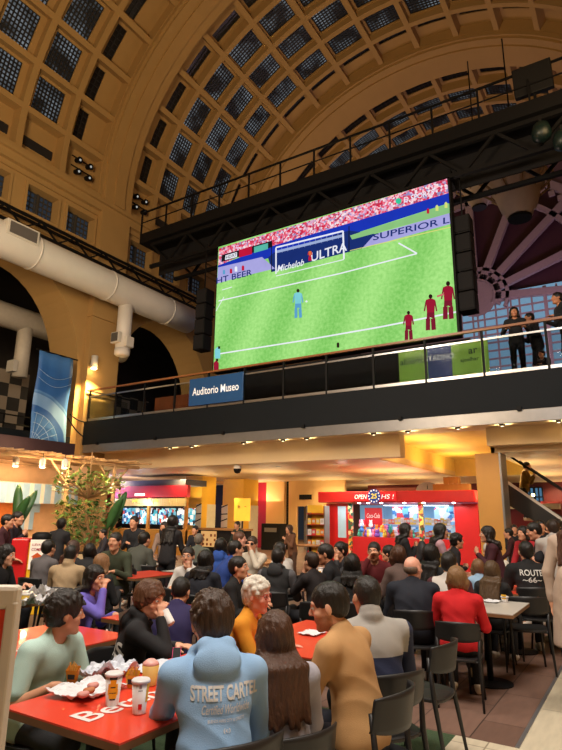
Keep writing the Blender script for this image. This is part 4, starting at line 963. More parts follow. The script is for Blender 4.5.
# plants
def leafmat(n, c): return mat(n, srgb(c), .5, var=.35, scale=8)
def plant(name, loc, n, h, spread, lf, mt, label, seed, big=False):
    e = empty(name, loc, 0, label, 'plant'); r = random.Random(seed); mb = MB(); st = MB()
    for i in range(n):
        a = r.uniform(0, 2*pi); rr = spread*sqrt(r.random()); z = h*(.15+.85*r.random())
        c = Vector((cos(a)*rr, sin(a)*rr, z)); d = Vector((cos(a+r.uniform(-1, 1)), sin(a+r.uniform(-1, 1)), r.uniform(-.5, .9))).normalized()
        w = d.cross(Vector((0, 0, 1))).normalized()*lf*(.16 if big else .3); up = w.cross(d).normalized()
        mb.add([c, c+d*lf*.4+w, c+d*lf+up*-.1*lf, c+d*lf*.4-w, c+d*lf*.45+up*lf*.07], [(0, 1, 4), (1, 2, 4), (2, 3, 4), (3, 0, 4)])
        if i % 6 == 0: st.tube([(0, 0, 0), (c.x*.5, c.y*.5, z*.6), c], .01, 4)
    lv = mb.build('foliage', mt, e); lv['kind'] = 'stuff'; st.build('stem', M_stick, e)
    return e
def planter(cx, cy, w, d, h, rz, label):
    e = empty('planter_box', (cx, cy, 0), rz, label, 'planter')
    MB().bb(-w/2, w/2, -d/2, d/2, 0, h).build('box', mat('beige_planter', srgb('c8b48e'), .7), e, bevel=.02); MB().bb(-w/2+.04, w/2-.04, -d/2+.04, d/2-.04, h, h+.02).build('soil', mat('soil', (.03, .02, .012), .9), e)
    return e
G1, G2, G3 = leafmat('leaf_green', '4f7a35'), leafmat('leaf_yellow_green', '7f9a45'), leafmat('leaf_dark', '2f5a2c')
pl = atD(97, 550, 15.0); planter(pl.x, pl.y, 1.0, .6, .7, R(45), 'beige planter box under the pergola post'); 
plant('potted_shrub', (pl.x-.1, pl.y-.1, .72), 380, 1.25, .62, .17, G1, 'bushy green shrub in the beige planter', 1)
pl2 = atD(70, 548, 16.2); planter(pl2.x, pl2.y, .7, .5, .65, R(40), 'smaller planter box left of the beige planter'); plant('potted_shrub', (pl2.x, pl2.y, .67), 260, 1.3, .45, .17, G2, 'yellow green shrub in the smaller planter', 2)
hp = atD(88, 500, 15.0); hp.z = 2.1
e = plant('hanging_vine', (hp.x, hp.y, 2.0), 320, .65, .85, .15, G2, 'yellow green climbing vine along the pergola edge', 4); MB().beam((-.5, -.7, .3), (.5, .7, .3), .03).build('vine_branch', M_stick, e)
MB().beam((0, 0, .3), (0, 0, 1.15), .02).build('cord', M_stick, e)
for px, py, D, s, l in ((10, 515, 15.0, 1, 'tall banana leaf plant at the left edge below the flags'), (104, 508, 14.5, 2, 'single broad leaf plant rising beside the pergola post')):
    p = atD(px, 540, D); e = empty('broad_leaf_plant', (p.x, p.y, 0), 0, l, 'plant')
    MB().lathe([(.14, 0), (.2, .35), (.18, .35), (.16, .3)], n=16).build('pot', mat('clay_pot', srgb('8a4a2c'), .7), e)
    for q in range(3 if s == 1 else 2):
        a = R(-30+q*70); b = Vector((cos(a)*.05, sin(a)*.05, .3)); tip = Vector((cos(a+.6)*.45, sin(a+.6)*.45, 2.0+.15*q)); mid = Vector((cos(a)*.12, sin(a)*.12, 1.25))
        MB().tube([b, (b+mid)/2, mid], .018, 6).build('stalk', G3, e)
        V = []; d = tip-mid; w = Vector((cos(YAW), sin(YAW), 0)) ; N = 9
        for i in range(N+1):
            t_ = i/N; cc = mid+d*t_+Vector((0, 0, .25*sin(pi*t_)*.3)); ww = .12*sin(pi*min(1, t_*.94+.04))**.7
            V += [cc-w*ww+Vector((0, .03, .03)), cc, cc+w*ww+Vector((0, .03, .03))]
        F = []
        for i in range(N): F += [(i*3, i*3+1, i*3+4, i*3+3), (i*3+1, i*3+2, i*3+5, i*3+4)]
        mk('leaf', V, F, G3, e, smooth=True).modifiers.new('t', 'SOLIDIFY').thickness = .006
# price stand
ps = atD(29, 570, 11.0); t = empty('price_stand', (ps.x, ps.y, 0), R(38), 'red dispenser with yellow and white price sign behind the front tables', 'dispenser')
MB().bb(-.28, 0, -.2, .2, 0, 1.22).build('red_cabinet', M_red, t, bevel=.03)
MB().bb(0, .32, -.16, .1, 0, 1.16).build('dispenser_body', mat('stand_yellow', srgb('e8b820'), .5), t, bevel=.02)
MB().bb(.03, .29, -.18, -.16, .72, 1.2).build('sign_card', mat('stand_white_card', srgb('efe8dc'), .5, emit=(1, .95, .9), es=.12), t)
MB().lathe([(.16, 0), (.16, .12), (.1, .16)], (.16, -.02, 1.16), 16).build('black_lid', M_black, t, True)
text('lettering', 'LLEVATE', M_redin, (.16, -.185, 1.12), (1, 0, 0), (0, 0, 1), .035, t, width=.2); text('lettering', 'COMBO', M_redin, (.16, -.185, 1.04), (1, 0, 0), (0, 0, 1), .05, t, width=.2)
mk('house_mark', [(.06, -.185, .92), (.16, -.185, .99), (.26, -.185, .92), (.23, -.185, .92), (.23, -.185, .79), (.09, -.185, .79), (.09, -.185, .92)], [(0, 1, 2, 3, 4, 5, 6)], mat('stand_orange', srgb('c8501c'), .5), t)
# ------------------------------------------------------------ implicit surface kit for figures
def _rot(v): return np.array(v, dtype=np.float32)
class Blob:
    """smooth union of tapered capsules and ellipsoids, meshed with surface nets"""
    def __init__(s): s.p = []; s.sc = 1.0
    def cap(s, a, b, ra, rb=None, k=.02, op=1): f = s.sc; s.p.append(('c', _rot(a), _rot(b), ra*f, (ra if rb is None else rb)*f, k*f, op)); return s
    def ell(s, c, r, M=None, k=.02, op=1): f = s.sc; s.p.append(('e', _rot(c), _rot(r)*f, None if M is None else np.array(M, dtype=np.float32), 0, k*f, op)); return s
    def half(s, c, n): s.p.append(('h', _rot(c), _rot(n), 0, 0, 0, -1)); return s
    def chain(s, pts, rs, k=.015):
        for i in range(len(pts)-1): s.cap(pts[i], pts[i+1], rs[i], rs[i+1], k)
        return s
    def mesh(s, h, fold=0.0, strand=None):
        lo = np.full(3, 1e9); hi = -lo
        for t in s.p:
            if t[6] != 1: continue
            if t[0] == 'c': r = max(t[3], t[4]); a = np.minimum(t[1], t[2])-r; b = np.maximum(t[1], t[2])+r
            else: r = max(t[2]); a = t[1]-r; b = t[1]+r
            lo = np.minimum(lo, a); hi = np.maximum(hi, b)
        lo = lo-3*h-.01; hi = hi+3*h+.01
        n = np.ceil((hi-lo)/h).astype(int)+1
        ax = [lo[i]+h*np.arange(n[i]) for i in range(3)]
        D = np.full(n, 1.0, np.float32)
        for t in s.p:
            kind, A, B, ra, rb, k, op = t
            if kind == 'h':
                X, Y, Z = np.meshgrid(*ax, indexing='ij', sparse=True)
                d = ((X-A[0])*B[0]+(Y-A[1])*B[1]+(Z-A[2])*B[2]).astype(np.float32); D = np.maximum(D, d); continue
            if kind == 'c': r = max(ra, rb); a = np.minimum(A, B)-r; b = np.maximum(A, B)+r
            else: r = max(B); a = A-r; b = A+r
            pad = k+3*h
            i0 = np.clip(((a-pad-lo)/h).astype(int), 0, n-1); i1 = np.clip(((b+pad-lo)/h).astype(int)+2, 0, n)
            if (i1 <= i0).any(): continue
            sl = tuple(slice(i0[i], i1[i]) for i in range(3))
            X, Y, Z = np.meshgrid(*[ax[i][sl[i]].astype(np.float32) for i in range(3)], indexing='ij', sparse=True)
            if kind == 'c':
                ab = B-A; L = float(ab@ab)+1e-9
                px, py, pz = X-A[0], Y-A[1], Z-A[2]
                tt = np.clip((px*ab[0]+py*ab[1]+pz*ab[2])/L, 0, 1)
                d = np.sqrt((px-tt*ab[0])**2+(py-tt*ab[1])**2+(pz-tt*ab[2])**2)-(ra+(rb-ra)*tt)
            else:
                px, py, pz = X-A[0], Y-A[1], Z-A[2]
                if ra is not None:
                    Mx = ra; px, py, pz = (px*Mx[0, 0]+py*Mx[1, 0]+pz*Mx[2, 0], px*Mx[0, 1]+py*Mx[1, 1]+pz*Mx[2, 1], px*Mx[0, 2]+py*Mx[1, 2]+pz*Mx[2, 2])
                k0 = np.sqrt((px/B[0])**2+(py/B[1])**2+(pz/B[2])**2); k1 = np.sqrt((px/B[0]**2)**2+(py/B[1]**2)**2+(pz/B[2]**2)**2)+1e-6
                d = k0*(k0-1)/k1
            C = D[sl]; k = max(k, 1e-4)
            if op == 1: hh = np.maximum(k-np.abs(C-d), 0)/k; D[sl] = np.minimum(C, d)-hh*hh*k*.25
            else: hh = np.maximum(k-np.abs(C+d), 0)/k; D[sl] = np.maximum(C, -d)+hh*hh*k*.25
        if fold or strand:
            X, Y, Z = np.meshgrid(*[a_.astype(np.float32) for a_ in ax], indexing='ij', sparse=True)
            if fold:
                u = X*26+Z*34+2.6*np.sin(Z*7+Y*9+1)+2*np.sin(X*9); v = X*38-Z*23+2.2*np.sin(X*8+Z*6)
                w1 = (np.abs(np.sin(u*.5))-.6)*(.6+.4*np.sin(Z*11+X*7))+.5*(np.abs(np.sin(v*.5+Y*12))-.6)
                D = D+fold*w1
            if strand:
                amp, fx, fz = strand
                D = D+amp*(np.sin(fx*X+3*np.sin(fz*Z+2)+2*np.sin(9*Y))*np.sin(fx*Y*.8+2*np.sin(fz*Z*.7+X*12))+.6*np.sin(2.3*fx*X+1.5*np.sin(fz*1.6*Z)+fx*.9*Y))
        I = D < 0
        m_ = n-1
        c = sum(I[i:i+m_[0], j:j+m_[1], q:q+m_[2]].astype(np.int8) for i in (0, 1) for j in (0, 1) for q in (0, 1))
        cells = np.argwhere((c > 0) & (c < 8))
        if len(cells) == 0: return np.zeros((0, 3)), []
        ids = np.full(m_, -1, np.int32); ids[tuple(cells.T)] = np.arange(len(cells))
        acc = np.zeros((len(cells), 3)); cnt = np.zeros(len(cells))
        O = [(i, j, q) for i in (0, 1) for j in (0, 1) for q in (0, 1)]
        for a in O:
            for b in O:
                if sum(b)-sum(a) == 1 and all(b[i] >= a[i] for i in range(3)):
                    da = D[tuple((cells+a).T)]; db = D[tuple((cells+b).T)]; mm = (da < 0) != (db < 0)
                    t = np.where(mm, da/(da-db+1e-12), 0); P = np.array(a)+t[:, None]*(np.array(b)-np.array(a))
                    acc += P*mm[:, None]; cnt += mm
        V = lo+h*(cells+acc/cnt[:, None])
        F = []
        for axn in range(3):
            u, v = [(1, 2), (2, 0), (0, 1)][axn]
            e = np.zeros(3, int); e[axn] = 1
            s0 = I[:n[0]-e[0], :n[1]-e[1], :n[2]-e[2]]; s1 = I[e[0]:, e[1]:, e[2]:]
            ed = np.argwhere(s0 != s1); ed = ed[(ed[:, u] > 0) & (ed[:, v] > 0) & (ed[:, u] < m_[u]) & (ed[:, v] < m_[v])]
            if len(ed) == 0: continue
            du = np.zeros(3, int); du[u] = 1; dv = np.zeros(3, int); dv[v] = 1
            q = np.stack([ids[tuple((ed-du-dv).T)], ids[tuple((ed-dv).T)], ids[tuple(ed.T)], ids[tuple((ed-du).T)]], 1)
            fl_ = I[tuple((ed+e).T)]
            q[fl_] = q[fl_][:, ::-1]
            F.append(q[(q >= 0).all(1)])
        return V, np.concatenate(F)
    def build(s, name, mats, parent, h, fold=0.0, strand=None, idxf=None):
        V, F = s.mesh(h, fold, strand)
        me = bpy.data.meshes.new(name)
        me.vertices.add(len(V)); me.vertices.foreach_set('co', V.astype(np.float32).ravel())
        nf = len(F); me.loops.add(nf*4); me.loops.foreach_set('vertex_index', np.asarray(F, np.int32).ravel())
        me.polygons.add(nf); me.polygons.foreach_set('loop_start', np.arange(0, nf*4, 4, dtype=np.int32))
        me.polygons.foreach_set('use_smooth', np.ones(nf, bool))
        if not isinstance(mats, (list, tuple)): mats = [mats]
        for m_ in mats: me.materials.append(m_)
        if idxf is not None:
            cen = V[np.asarray(F)].mean(1); me.polygons.foreach_set('material_index', idxf(cen).astype(np.int32))
        me.update(calc_edges=True)
        o = bpy.data.objects.new(name, me); COL.objects.link(o)
        if parent: o.parent = parent
        return o
def Rx(a): return np.array([[1, 0, 0], [0, cos(a), -sin(a)], [0, sin(a), cos(a)]])
def Ry(a): return np.array([[cos(a), 0, sin(a)], [0, 1, 0], [-sin(a), 0, cos(a)]])
def Rz(a): return np.array([[cos(a), -sin(a), 0], [sin(a), cos(a), 0], [0, 0, 1]])
SK = {'fair': 'd9a184', 'light': 'cf9676', 'tan': 'b97d5c', 'brown': '8f5a40', 'pink': 'e0a690'}
def skin(n): return mat('skin_'+n, srgb(SK[n]), .5, var=.06, scale=14, bump=.05, bscale=120)
def cloth(h, rough=.85, bump=.25): return mat('cloth_'+h, srgb(h), rough, var=.1, scale=9, bump=bump, bscale=260)
def hairm(h): return mat('hair_'+h, srgb(h), .42, var=.45, scale=26, bump=.6, bscale=70, stretch=(3, 3, .6))
def unit(v): v = np.asarray(v, float); return v/(np.linalg.norm(v)+1e-9)
def elbow(S, T, l1, l2, hint):
    d = T-S; L = np.linalg.norm(d); L_ = min(L, (l1+l2)*.985); u = d/L; T = S+u*L_
    a = (l1*l1-l2*l2+L_*L_)/(2*L_); hgt = sqrt(max(l1*l1-a*a, 1e-6))
    hn = np.asarray(hint, float); hn = hn-u*(hn@u); return S+u*a+unit(hn)*hgt, T
def hand(bl, W, d, nrm, side, curl=.5, s=1.0, spread=0.0, k=.006):
    """palm, four fingers of unequal length and a thumb; nrm = palm normal, side = thumb side"""
    d = unit(d); side = unit(side-d*(side@d)); nrm = unit(np.cross(d, side)) if nrm is None else unit(nrm-d*(nrm@d)-side*(nrm@side))
    bl.cap(W, W+d*.03*s, .024*s, .026*s, .012)
    for q in (-.6, .1, .8): bl.cap(W+d*.015*s+side*q*.016*s, W+d*.085*s+side*q*.028*s, .014*s, .0125*s, .01)
    for f, (o, ln_, cu) in enumerate(((.031, 1.0, .85), (.010, 1.12, 1.0), (-.011, 1.05, 1.1), (-.031, .82, 1.2))):
        p = W+d*.088*s+side*o*s; dd = unit(d+side*(o*spread*8)); a = curl*cu*.55
        for j, l in enumerate((.040, .026, .021)):
            dd2 = unit(dd*cos(a)+nrm*sin(a)); q = p+dd2*l*ln_*s; bl.cap(p, q, (.0096-.0008*j)*s, (.0090-.0008*j)*s, k); p = q; dd = dd2; a = curl*cu*.75
    b = W+d*.028*s+side*.026*s; t1 = b+(side*.75+d*.7+nrm*.35)*.032*s; t2 = t1+unit(d*1.0+side*.12+nrm*(.3+curl*.4))*.030*s; t3 = t2+unit(d*1.0-side*.25*curl+nrm*(.3+curl*.5))*.024*s
    bl.chain([b, t1, t2, t3], [.0135*s, .0115*s, .0098*s, .0085*s], k)
PEOPLE = []
def person(label, px=None, py=None, z=1.17, D=None, a=0, pose='sit', h=.013, lean=10, head=(0, 0, 0), L='table', Rr='table', lc=.5, rc=.5,
           top='303030', sleeve='long', hood=False, collar=False, top2=None, pants='15161c', shoes='d8d4cc', hair=('short', '2a1c14'), skn='light', wide=1.0, loc=None, s=None, twist=0, seat=True, extra=None, nohair=False, jacket=False, legs=True, stub=False):
    # place by the head
    if loc is None:
        H_ = atD(px, py, D) if D else atZ(px, py, z)
        H_ = np.array(H_)
    else: H_ = np.array(loc)
    sit = pose == 'sit'
    PZ = .52 if sit else .93
    SH0 = (1.205 if sit else 1.60)
    if s is None: s = H_[2]/SH0
    if sit: s = max(.80, min(1.1, s))
    # local skeleton at scale 1
    ln1, ln2 = R(lean*.75), R(lean*1.25)
    up1 = Rx(-ln1) @ [0, 0, 1]; up2 = Rx(-ln2) @ [0, 0, 1]; fw2 = Rx(-ln2) @ [0, 1, 0]; fw1 = Rx(-ln1) @ [0, 1, 0]
    P0 = np.array([0, 0, PZ]); P1 = P0+up1*.26; NB = P1+up2*.27
    hy, hp_, hr = [R(v) for v in head]
    HR = Rz(hy) @ Rx(hp_) @ Ry(hr)
    HC = NB+up2*.042+np.array([0, .015, .0])+ (HR @ np.array([0, .02, .094]))
    shw = .178*wide
    SL = NB-up2*.072+np.array([-shw, 0, 0]); SR = NB-up2*.072+np.array([shw, 0, 0])
    tw = Rz(R(twist)); 
    def presets(n, sd):
        hz = HC[2]
        if isinstance(n, (tuple, list)): return np.array(n, float), None
        return {'table': (np.array([.15*sd, .36, .80 if sit else .95]), None), 'lap': (np.array([.10*sd, .26, PZ+.12]), None), 'fold': (np.array([-.06*sd, .30, .82]), None),
                'mouth': (HC+HR @ np.array([.045*sd, .155, -.09]), None), 'chin': (HC+HR @ np.array([.05*sd, .09, -.15]), None), 'side': (np.array([.26*sd, .02, PZ-.08]), None),
                'hold': (np.array([.07*sd, .30, (NB[2]-.16)]), None), 'pocket': (np.array([.21*sd, .08, PZ+.06]), None), 'crate': (np.array([.1*sd, .24, PZ+.22]), None)}[n]
    arms = []
    for sd, S_, n in ((-1, SL, L), (1, SR, Rr)):
        T, _ = presets(n, sd)
        hint = (sd*.5, -.35, -1) if n not in ('mouth', 'chin') else (sd*.55, .1, -1)
        E_, T = elbow(S_, T, .285, .255, hint); arms.append((sd, S_, E_, T, n))
    Rw = Rz(R(a)); root = np.array([H_[0], H_[1], 0])-Rw @ np.array([HC[0]*s, HC[1]*s, 0])
    e = empty('person', tuple(root), R(a), label, 'person'); e.scale = (s, s, s)
    hh = h/s
    sk = skin(skn)
    # ---- body with head and hands
    b = Blob()
    def torso(b, g, k=.05):
        b.ell(P0+np.array([0, 0, .02]), (.155*wide+g, .115+g, .115+g), k=k)
        b.ell(P0+up1*.16, (.130*wide+g, .098+g, .15+g), Rx(-ln1), k=k)
        b.ell(P1+up2*.10+fw2*.0, (.150*wide+g, .108+g, .16+g), Rx(-ln2), k=k)
        b.cap(SL+np.array([.03, 0, 0]), SR-np.array([.03, 0, 0]), .050+g, .050+g, k)
        for q in (SL, SR): b.cap(NB-up2*.0, q+up2*.012, .040+g*.6, .040+g*.8, .03)
    torso(b, 0)
    for sd, S_, E_, T, n in arms:
        b.cap(S_, E_, .048, .038, .03); b.cap(E_, T, .037, .025, .012)
    neck0 = NB-up2*.01; nk = HC+HR @ np.array([0, -.02, -.07])
    b.cap(neck0, nk, .056, .05, .025)
    HS = 1.08
    X = lambda *v: HC+HR @ (np.array(v)*HS)
    b.sc = HS
    b.ell(X(0, -.012, .032), (.074, .094, .086), HR, k=.01); b.ell(X(0, .030, -.028), (.058, .060, .082), HR, k=.03)
    b.cap(X(-.038, .005, -.060), X(-.010, .066, -.088), .021, .019, .02); b.cap(X(.038, .005, -.060), X(.010, .066, -.088), .021, .019, .02); b.ell(X(0, .074, -.090), (.019, .014, .014), HR, k=.015)
    b.cap(X(-.040, .074, .036), X(-.010, .085, .036), .009, .009, .015); b.cap(X(.040, .074, .036), X(.010, .085, .036), .009, .009, .015)
    for sd in (-1, 1):
        b.ell(X(sd*.031, .094, .016), (.0165, .012, .011), HR, k=.010, op=-1)
        b.ell(X(sd*.044, .060, -.018), (.02, .018, .016), HR, k=.02)
        b.ell(X(sd*.079, -.006, -.002), (.008, .019, .031), HR @ Rz(sd*-.35), k=.008)
    b.cap(X(0, .087, .024), X(0, .108, -.012), .0075, .0105, .010); b.ell(X(-.010, .099, -.017), (.008, .008, .006), HR, k=.008); b.ell(X(.010, .099, -.017), (.008, .008, .006), HR, k=.008)
    b.cap(X(-.017, .084, -.044), X(.017, .084, -.044), .0058, .0058, .008); b.cap(X(-.014, .083, -.054), X(.014, .083, -.054), .0066, .0066, .008)
    b.cap(X(-.018, .0945, -.049), X(.018, .0945, -.049), .002, .002, .004, op=-1)
    b.sc = 1.0
    for sd, S_, E_, T, n in arms:
        fd = unit(T-E_)
        if n in ('mouth',): d = unit(HR @ np.array([-sd*.45, -.1, 1.0])*.55+fd*.5); nr = HR @ np.array([-sd*.8, -.3, 0]); side = HR @ np.array([0, -1, .3]); cu = 1.15
        elif n == 'chin': d = unit(HR @ np.array([-sd*.2, .0, 1.0])); nr = HR @ np.array([-sd*.5, -1, 0]); side = np.cross(d, nr)*(-sd); cu = .9
        elif n in ('side', 'pocket'): d = fd; nr = np.array([-sd, 0, 0.]); side = np.array([0, 1., .1]); cu = .5
        elif n in ('hold', 'crate'): d = unit(fd+np.array([-sd*.6, .2, .3])); nr = np.array([-sd*.6, -.5, .4]); side = np.array([0., 0, 1]); cu = 1.0
        else: d = unit(fd*[1, 1, .25]); nr = np.array([0, 0, -1.]); side = np.array([-sd, .0, 0.]); cu = (lc if sd < 0 else rc)
        hand(b, T, d, nr, side, cu)
    # legs
    legp = []
    for sd in (-1, 1):
        if sit: Hj = P0+np.array([sd*.09, .0, 0]); Kj = np.array([sd*.13, .43, .505]); Aj = np.array([sd*.13, .40, .085])
        else: Hj = P0+np.array([sd*.085, 0, -.02]); Kj = np.array([sd*.095, .03+.02*sd, .50]); Aj = np.array([sd*.10, -.01+.05*sd, .085])
        legp.append((sd, Hj, Kj, Aj)); b.cap(Hj, Kj, .076, .050, .03); b.cap(Kj, Aj, .050, .034, .02); b.cap(Aj-np.array([0, .01, .02]), Aj+np.array([0, .13, -.04]), .034, .028, .02)
    lip = mat('lips_'+skn, tuple(c*f for c, f in zip(srgb(SK[skn]), (.85, .55, .55))), .45, var=.05)
    HRt = HR.T
    def fidx(c):
        q = (c-HC) @ HR/HS
        r = (np.abs(q[:, 0]) < .025-.25*np.abs(q[:, 2]+.049)) & (q[:, 1] > .078) & (np.abs(q[:, 2]+.049) < .0115)
        if stub: r2 = (q[:, 2] < -.03) & (q[:, 2] > -.13) & (q[:, 1] > -.01) & ~r; return np.where(r2, 2, r.astype(int))
        return r.astype(int)
    ms = [sk, lip]+([mat('stubble_'+skn, tuple(c*.72 for c in srgb(SK[skn])), .7, var=.25, scale=90)] if stub else [])
    b.build('body', ms, e, hh, idxf=fidx)
    # eyes and brows
    if h < .012:
        hm = hairm(hair[1])
        for sd in (-1, 1):
            ey = MB().lathe([(.002, -.012), (.008, -.009), (.012, 0), (.008, .009), (.002, .012)], n=12); o = ey.build('eye', mat('eye_white', (.7, .68, .64), .2, var=0), e, True); o.location = tuple(X(sd*.031, .0765, .0165)); o.scale = (HS, HS, HS)
            pu = MB().lathe([(.0055, 0), (.0055, .0015), (.001, .002)], n=10).build('iris', mat('dark_iris', (.03, .015, .01), .2, var=0), o, True)
            f_ = HR @ np.array([0, 1, 0]); pu.rotation_euler = Vector(f_).to_track_quat('Z', 'Y').to_euler(); pu.location = tuple(f_*.0112)
            bw = MB().tube([X(sd*.046, .074, .034), X(sd*.032, .087, .042), X(sd*.014, .091, .038)], [.002, .0035, .003], 6).build('eyebrow', hm, e, True)
    # ---- clothes
    tm = cloth(top)
    c = Blob(); torso(c, .014, .06)
    c.ell(P0+up1*.14+fw1*.005, (.148*wide, .122, .19), Rx(-ln1), k=.06)
    long = sleeve == 'long'
    for sd, S_, E_, T, n in arms:
        if long:
            Tc = T-unit(T-E_)*.012; c.cap(S_, E_, .062, .053, .035); c.cap(E_, Tc, .052, .038, .02)
            if hood: c.cap(Tc-unit(T-E_)*.03, Tc, .036, .034, .006)
        elif sleeve == 'short': q = S_+(E_-S_)*.72; c.cap(S_, q, .070, .070, .035)
        elif sleeve == 'none': c.cap(S_, S_+(E_-S_)*.1, .062, .055, .03)
    c.cap(NB-up2*.015+fw2*.0, NB+up2*(.015), .068, .064, .03)
    if not sit: c.ell(P0+np.array([0, 0, -.05]), (.165*wide, .128, .09), k=.05)
    if sit: c.cap(P0+np.array([-.08, .02, .02]), P0+np.array([.08, .02, .02]), .115, .115, .05)
    if collar: c.cap(NB+up2*.03-fw2*.02, NB+up2*.05-fw2*.02, .078, .072, .02)
    if hood:
        c.chain([NB+up2*.00+fw2*.075+np.array([-.035, 0, -.02]), NB+up2*.02+fw2*.01+np.array([-.082, 0, .0]), NB+up2*.035-fw2*.07+np.array([-.050, 0, .0]), NB+up2*.035-fw2*.07+np.array([.050, 0, .0]), NB+up2*.02+fw2*.01+np.array([.082, 0, .0]), NB+up2*.00+fw2*.075+np.array([.035, 0, -.02])], [.018, .030, .036, .036, .030, .018], .02)
        c.ell(NB-up2*.035-fw2*.100, (.108, .046, .078), Rx(-ln2), k=.018); c.ell(NB+up2*.03-fw2*.065, (.062, .03, .035), Rx(-ln2), k=.015, op=-1)
        c.cap(NB+up2*.12, NB+up2*.02, .05, .05, .01, op=-1)
    if jacket:
        for i in range(4): c.cap(P0+up1*(.03+.1*i)+np.array([-.06, 0, 0]), P0+up1*(.03+.1*i)+np.array([.06, 0, 0]), .128, .128, .05)
    c.cap(NB+up2*.02+fw2*.03, NB+up2*.14+fw2*.02, .056, .07, .008, op=-1)
    zs = float(np.median([NB[2]]))
    mats = [tm]; idf = None
    if top2:
        t2, mode = top2; mats.append(cloth(t2))
        if mode == 'low': cut = P0[2]+.30; idf = lambda q: (q[:, 2] < cut+.02*np.sin(q[:, 0]*12)).astype(int)
        elif mode == 'sleeves': idf = lambda q: (np.abs(q[:, 0]) > shw*.92+.01).astype(int)
        elif mode == 'lowsleeves': cut = P0[2]+.33; idf = lambda q: ((q[:, 2] < cut) | (np.abs(q[:, 0]) > shw+.02)).astype(int)
    tp = c.build('top', mats, e, hh, fold=.0055 if h < .012 else .004, idxf=idf)
    if legs:
        g = Blob()
        for sd, Hj, Kj, Aj in legp: g.cap(Hj, Kj, .088, .066, .04); g.cap(Kj, Aj+np.array([0, 0, .03]), .066, .056, .03)
        g.ell(P0+np.array([0, -.005, -.01]), (.162*wide, .122, .10), k=.05)
        g.build('trousers', cloth(pants), e, max(hh, .009), fold=.003)
        for sd, Hj, Kj, Aj in legp:
            f = Blob(); f.cap(Aj+np.array([0, -.02, -.025]), Aj+np.array([0, .11, -.045]), .042, .036, .03); f.cap(Aj+np.array([0, -.03, -.055]), Aj+np.array([0, .14, -.058]), .030, .030, .02); f.ell(Aj+np.array([0, -.01, .0]), (.045, .055, .04), k=.02); f.half((0, 0, .002), (0, 0, -1))
            f.build('shoe', cloth(shoes, .6, .1), e, max(hh, .009))
    # ---- hair
    st, hc = hair
    if st != 'none' and not nohair:
        hb = Blob(); hb.sc = HS; rr = random.Random(int(abs(H_[0]*100+H_[1]*37)))
        hm = hairm(hc); g = {'short': .008, 'buzz': .003, 'bald': .002, 'messy': .020, 'bowl': .018}.get(st, .014)
        if st == 'bald':
            hb.ell(X(0, -.03, .0), (.079, .080, .058), HR, k=.01)
        else:
            hb.ell(X(0, -.016, .040), (.074+g, .094+g, .084+g), HR, k=.01)
            if st not in ('short', 'buzz'): hb.ell(X(0, -.050, -.005), (.074, .062, .085), HR, k=.03)
            else: hb.ell(X(0, -.055, -.005), (.062, .050, .062), HR, k=.03)
        if st in ('messy', 'curly'):
            for i in range(46 if st == 'messy' else 60):
                th_ = rr.uniform(0, 2*pi); ph = rr.uniform(-.25, 1.45)
                q = np.array([cos(th_)*cos(ph)*.082, -.016+sin(th_)*cos(ph)*.100, .04+sin(ph)*.092])
                if q[1] > .062 and q[2] < .075: continue
                if st == 'messy':
                    t_ = np.array([rr.uniform(-.035, .035), rr.uniform(-.02, .05), rr.uniform(-.035, .012)])
                    hb.cap(X(*q), X(*(q+t_)), .016, .006, .012)
                else: hb.ell(X(*q), (.024, .024, .022), HR, k=.006)
        if st == 'bowl':
            for i in range(40):
                th_ = 2*pi*i/40; q0_ = np.array([cos(th_)*.04, -.01+sin(th_)*.05, .118]); q1_ = np.array([cos(th_)*.090, -.01+sin(th_)*.108, .045+rr.uniform(-.01, .01)-(.05 if sin(th_) < .3 else 0)])
                hb.cap(X(*q0_), X(*q1_), .014, .009, .012)
        if st in ('long', 'pony', 'bun', 'bob', 'half'):
            if st in ('long', 'half'):
                ln_ = .42 if st == 'long' else .24
                dn = np.array([0, 0, -1.]); bk = HR @ np.array([0, -1, 0]); bk[2] = 0; bk = unit(bk); sx = np.cross(bk, dn)
                for i in range(16):
                    u = -1+2*i/15; p0_ = X(u*.066, -.055+.03*abs(u), .03); p1_ = X(u*.083, -.058+.045*abs(u), -.08)
                    l2 = ln_*(.85+.15*rr.random()); back = -fw2
                    p2_ = NB+back*(.128-.04*abs(u))+np.array([u*.112, 0, -.02]); p3_ = p2_+back*.012+np.array([u*.01+rr.uniform(-.015, .015), 0, 0])-up2*(l2-.14)+back*rr.uniform(-.005, .015)
                    hb.chain([p0_, p1_, p2_, p3_], [.024, .026, .026, .010], .02)
                for sd in (-1, 1): hb.chain([X(sd*.06, .03, .075), X(sd*.080, .025, .0), X(sd*.080, .01, -.085)], [.018, .018, .014], .02)
            if st == 'bob':
                for i in range(14):
                    u = -1+2*i/13; hb.chain([X(u*.07, -.04+.04*abs(u), .04), X(u*.088, -.06+.065*abs(u), -.03), X(u*.084, -.055+.065*abs(u), -.095)], [.026, .026, .015], .02)
            if st == 'pony': hb.chain([X(0, -.10, .05), X(0, -.145, .03), X(0, -.15, -.08), X(0, -.135, -.17)], [.026, .028, .026, .010], .02)
            if st == 'bun': hb.ell(X(0, -.105, .075), (.036, .034, .036), HR, k=.015)
        # hairline, ears and nape
        hb.ell(X(0, .112, -.026), (.079, .074, .092), HR, k=.012, op=-1)
        if st in ('short', 'buzz', 'bald', 'messy', 'curly', 'bowl'):
            if st != 'bowl':
                for sd in (-1, 1): hb.ell(X(sd*.085, .012, -.022), (.03, .034, .036), HR, k=.008, op=-1)
            hb.ell(X(0, -.03, -.115), (.12, .12, .055), HR, k=.012, op=-1)
        if st == 'bald': hb.ell(X(0, -.01, .085), (.085, .12, .07), HR, k=.01, op=-1)
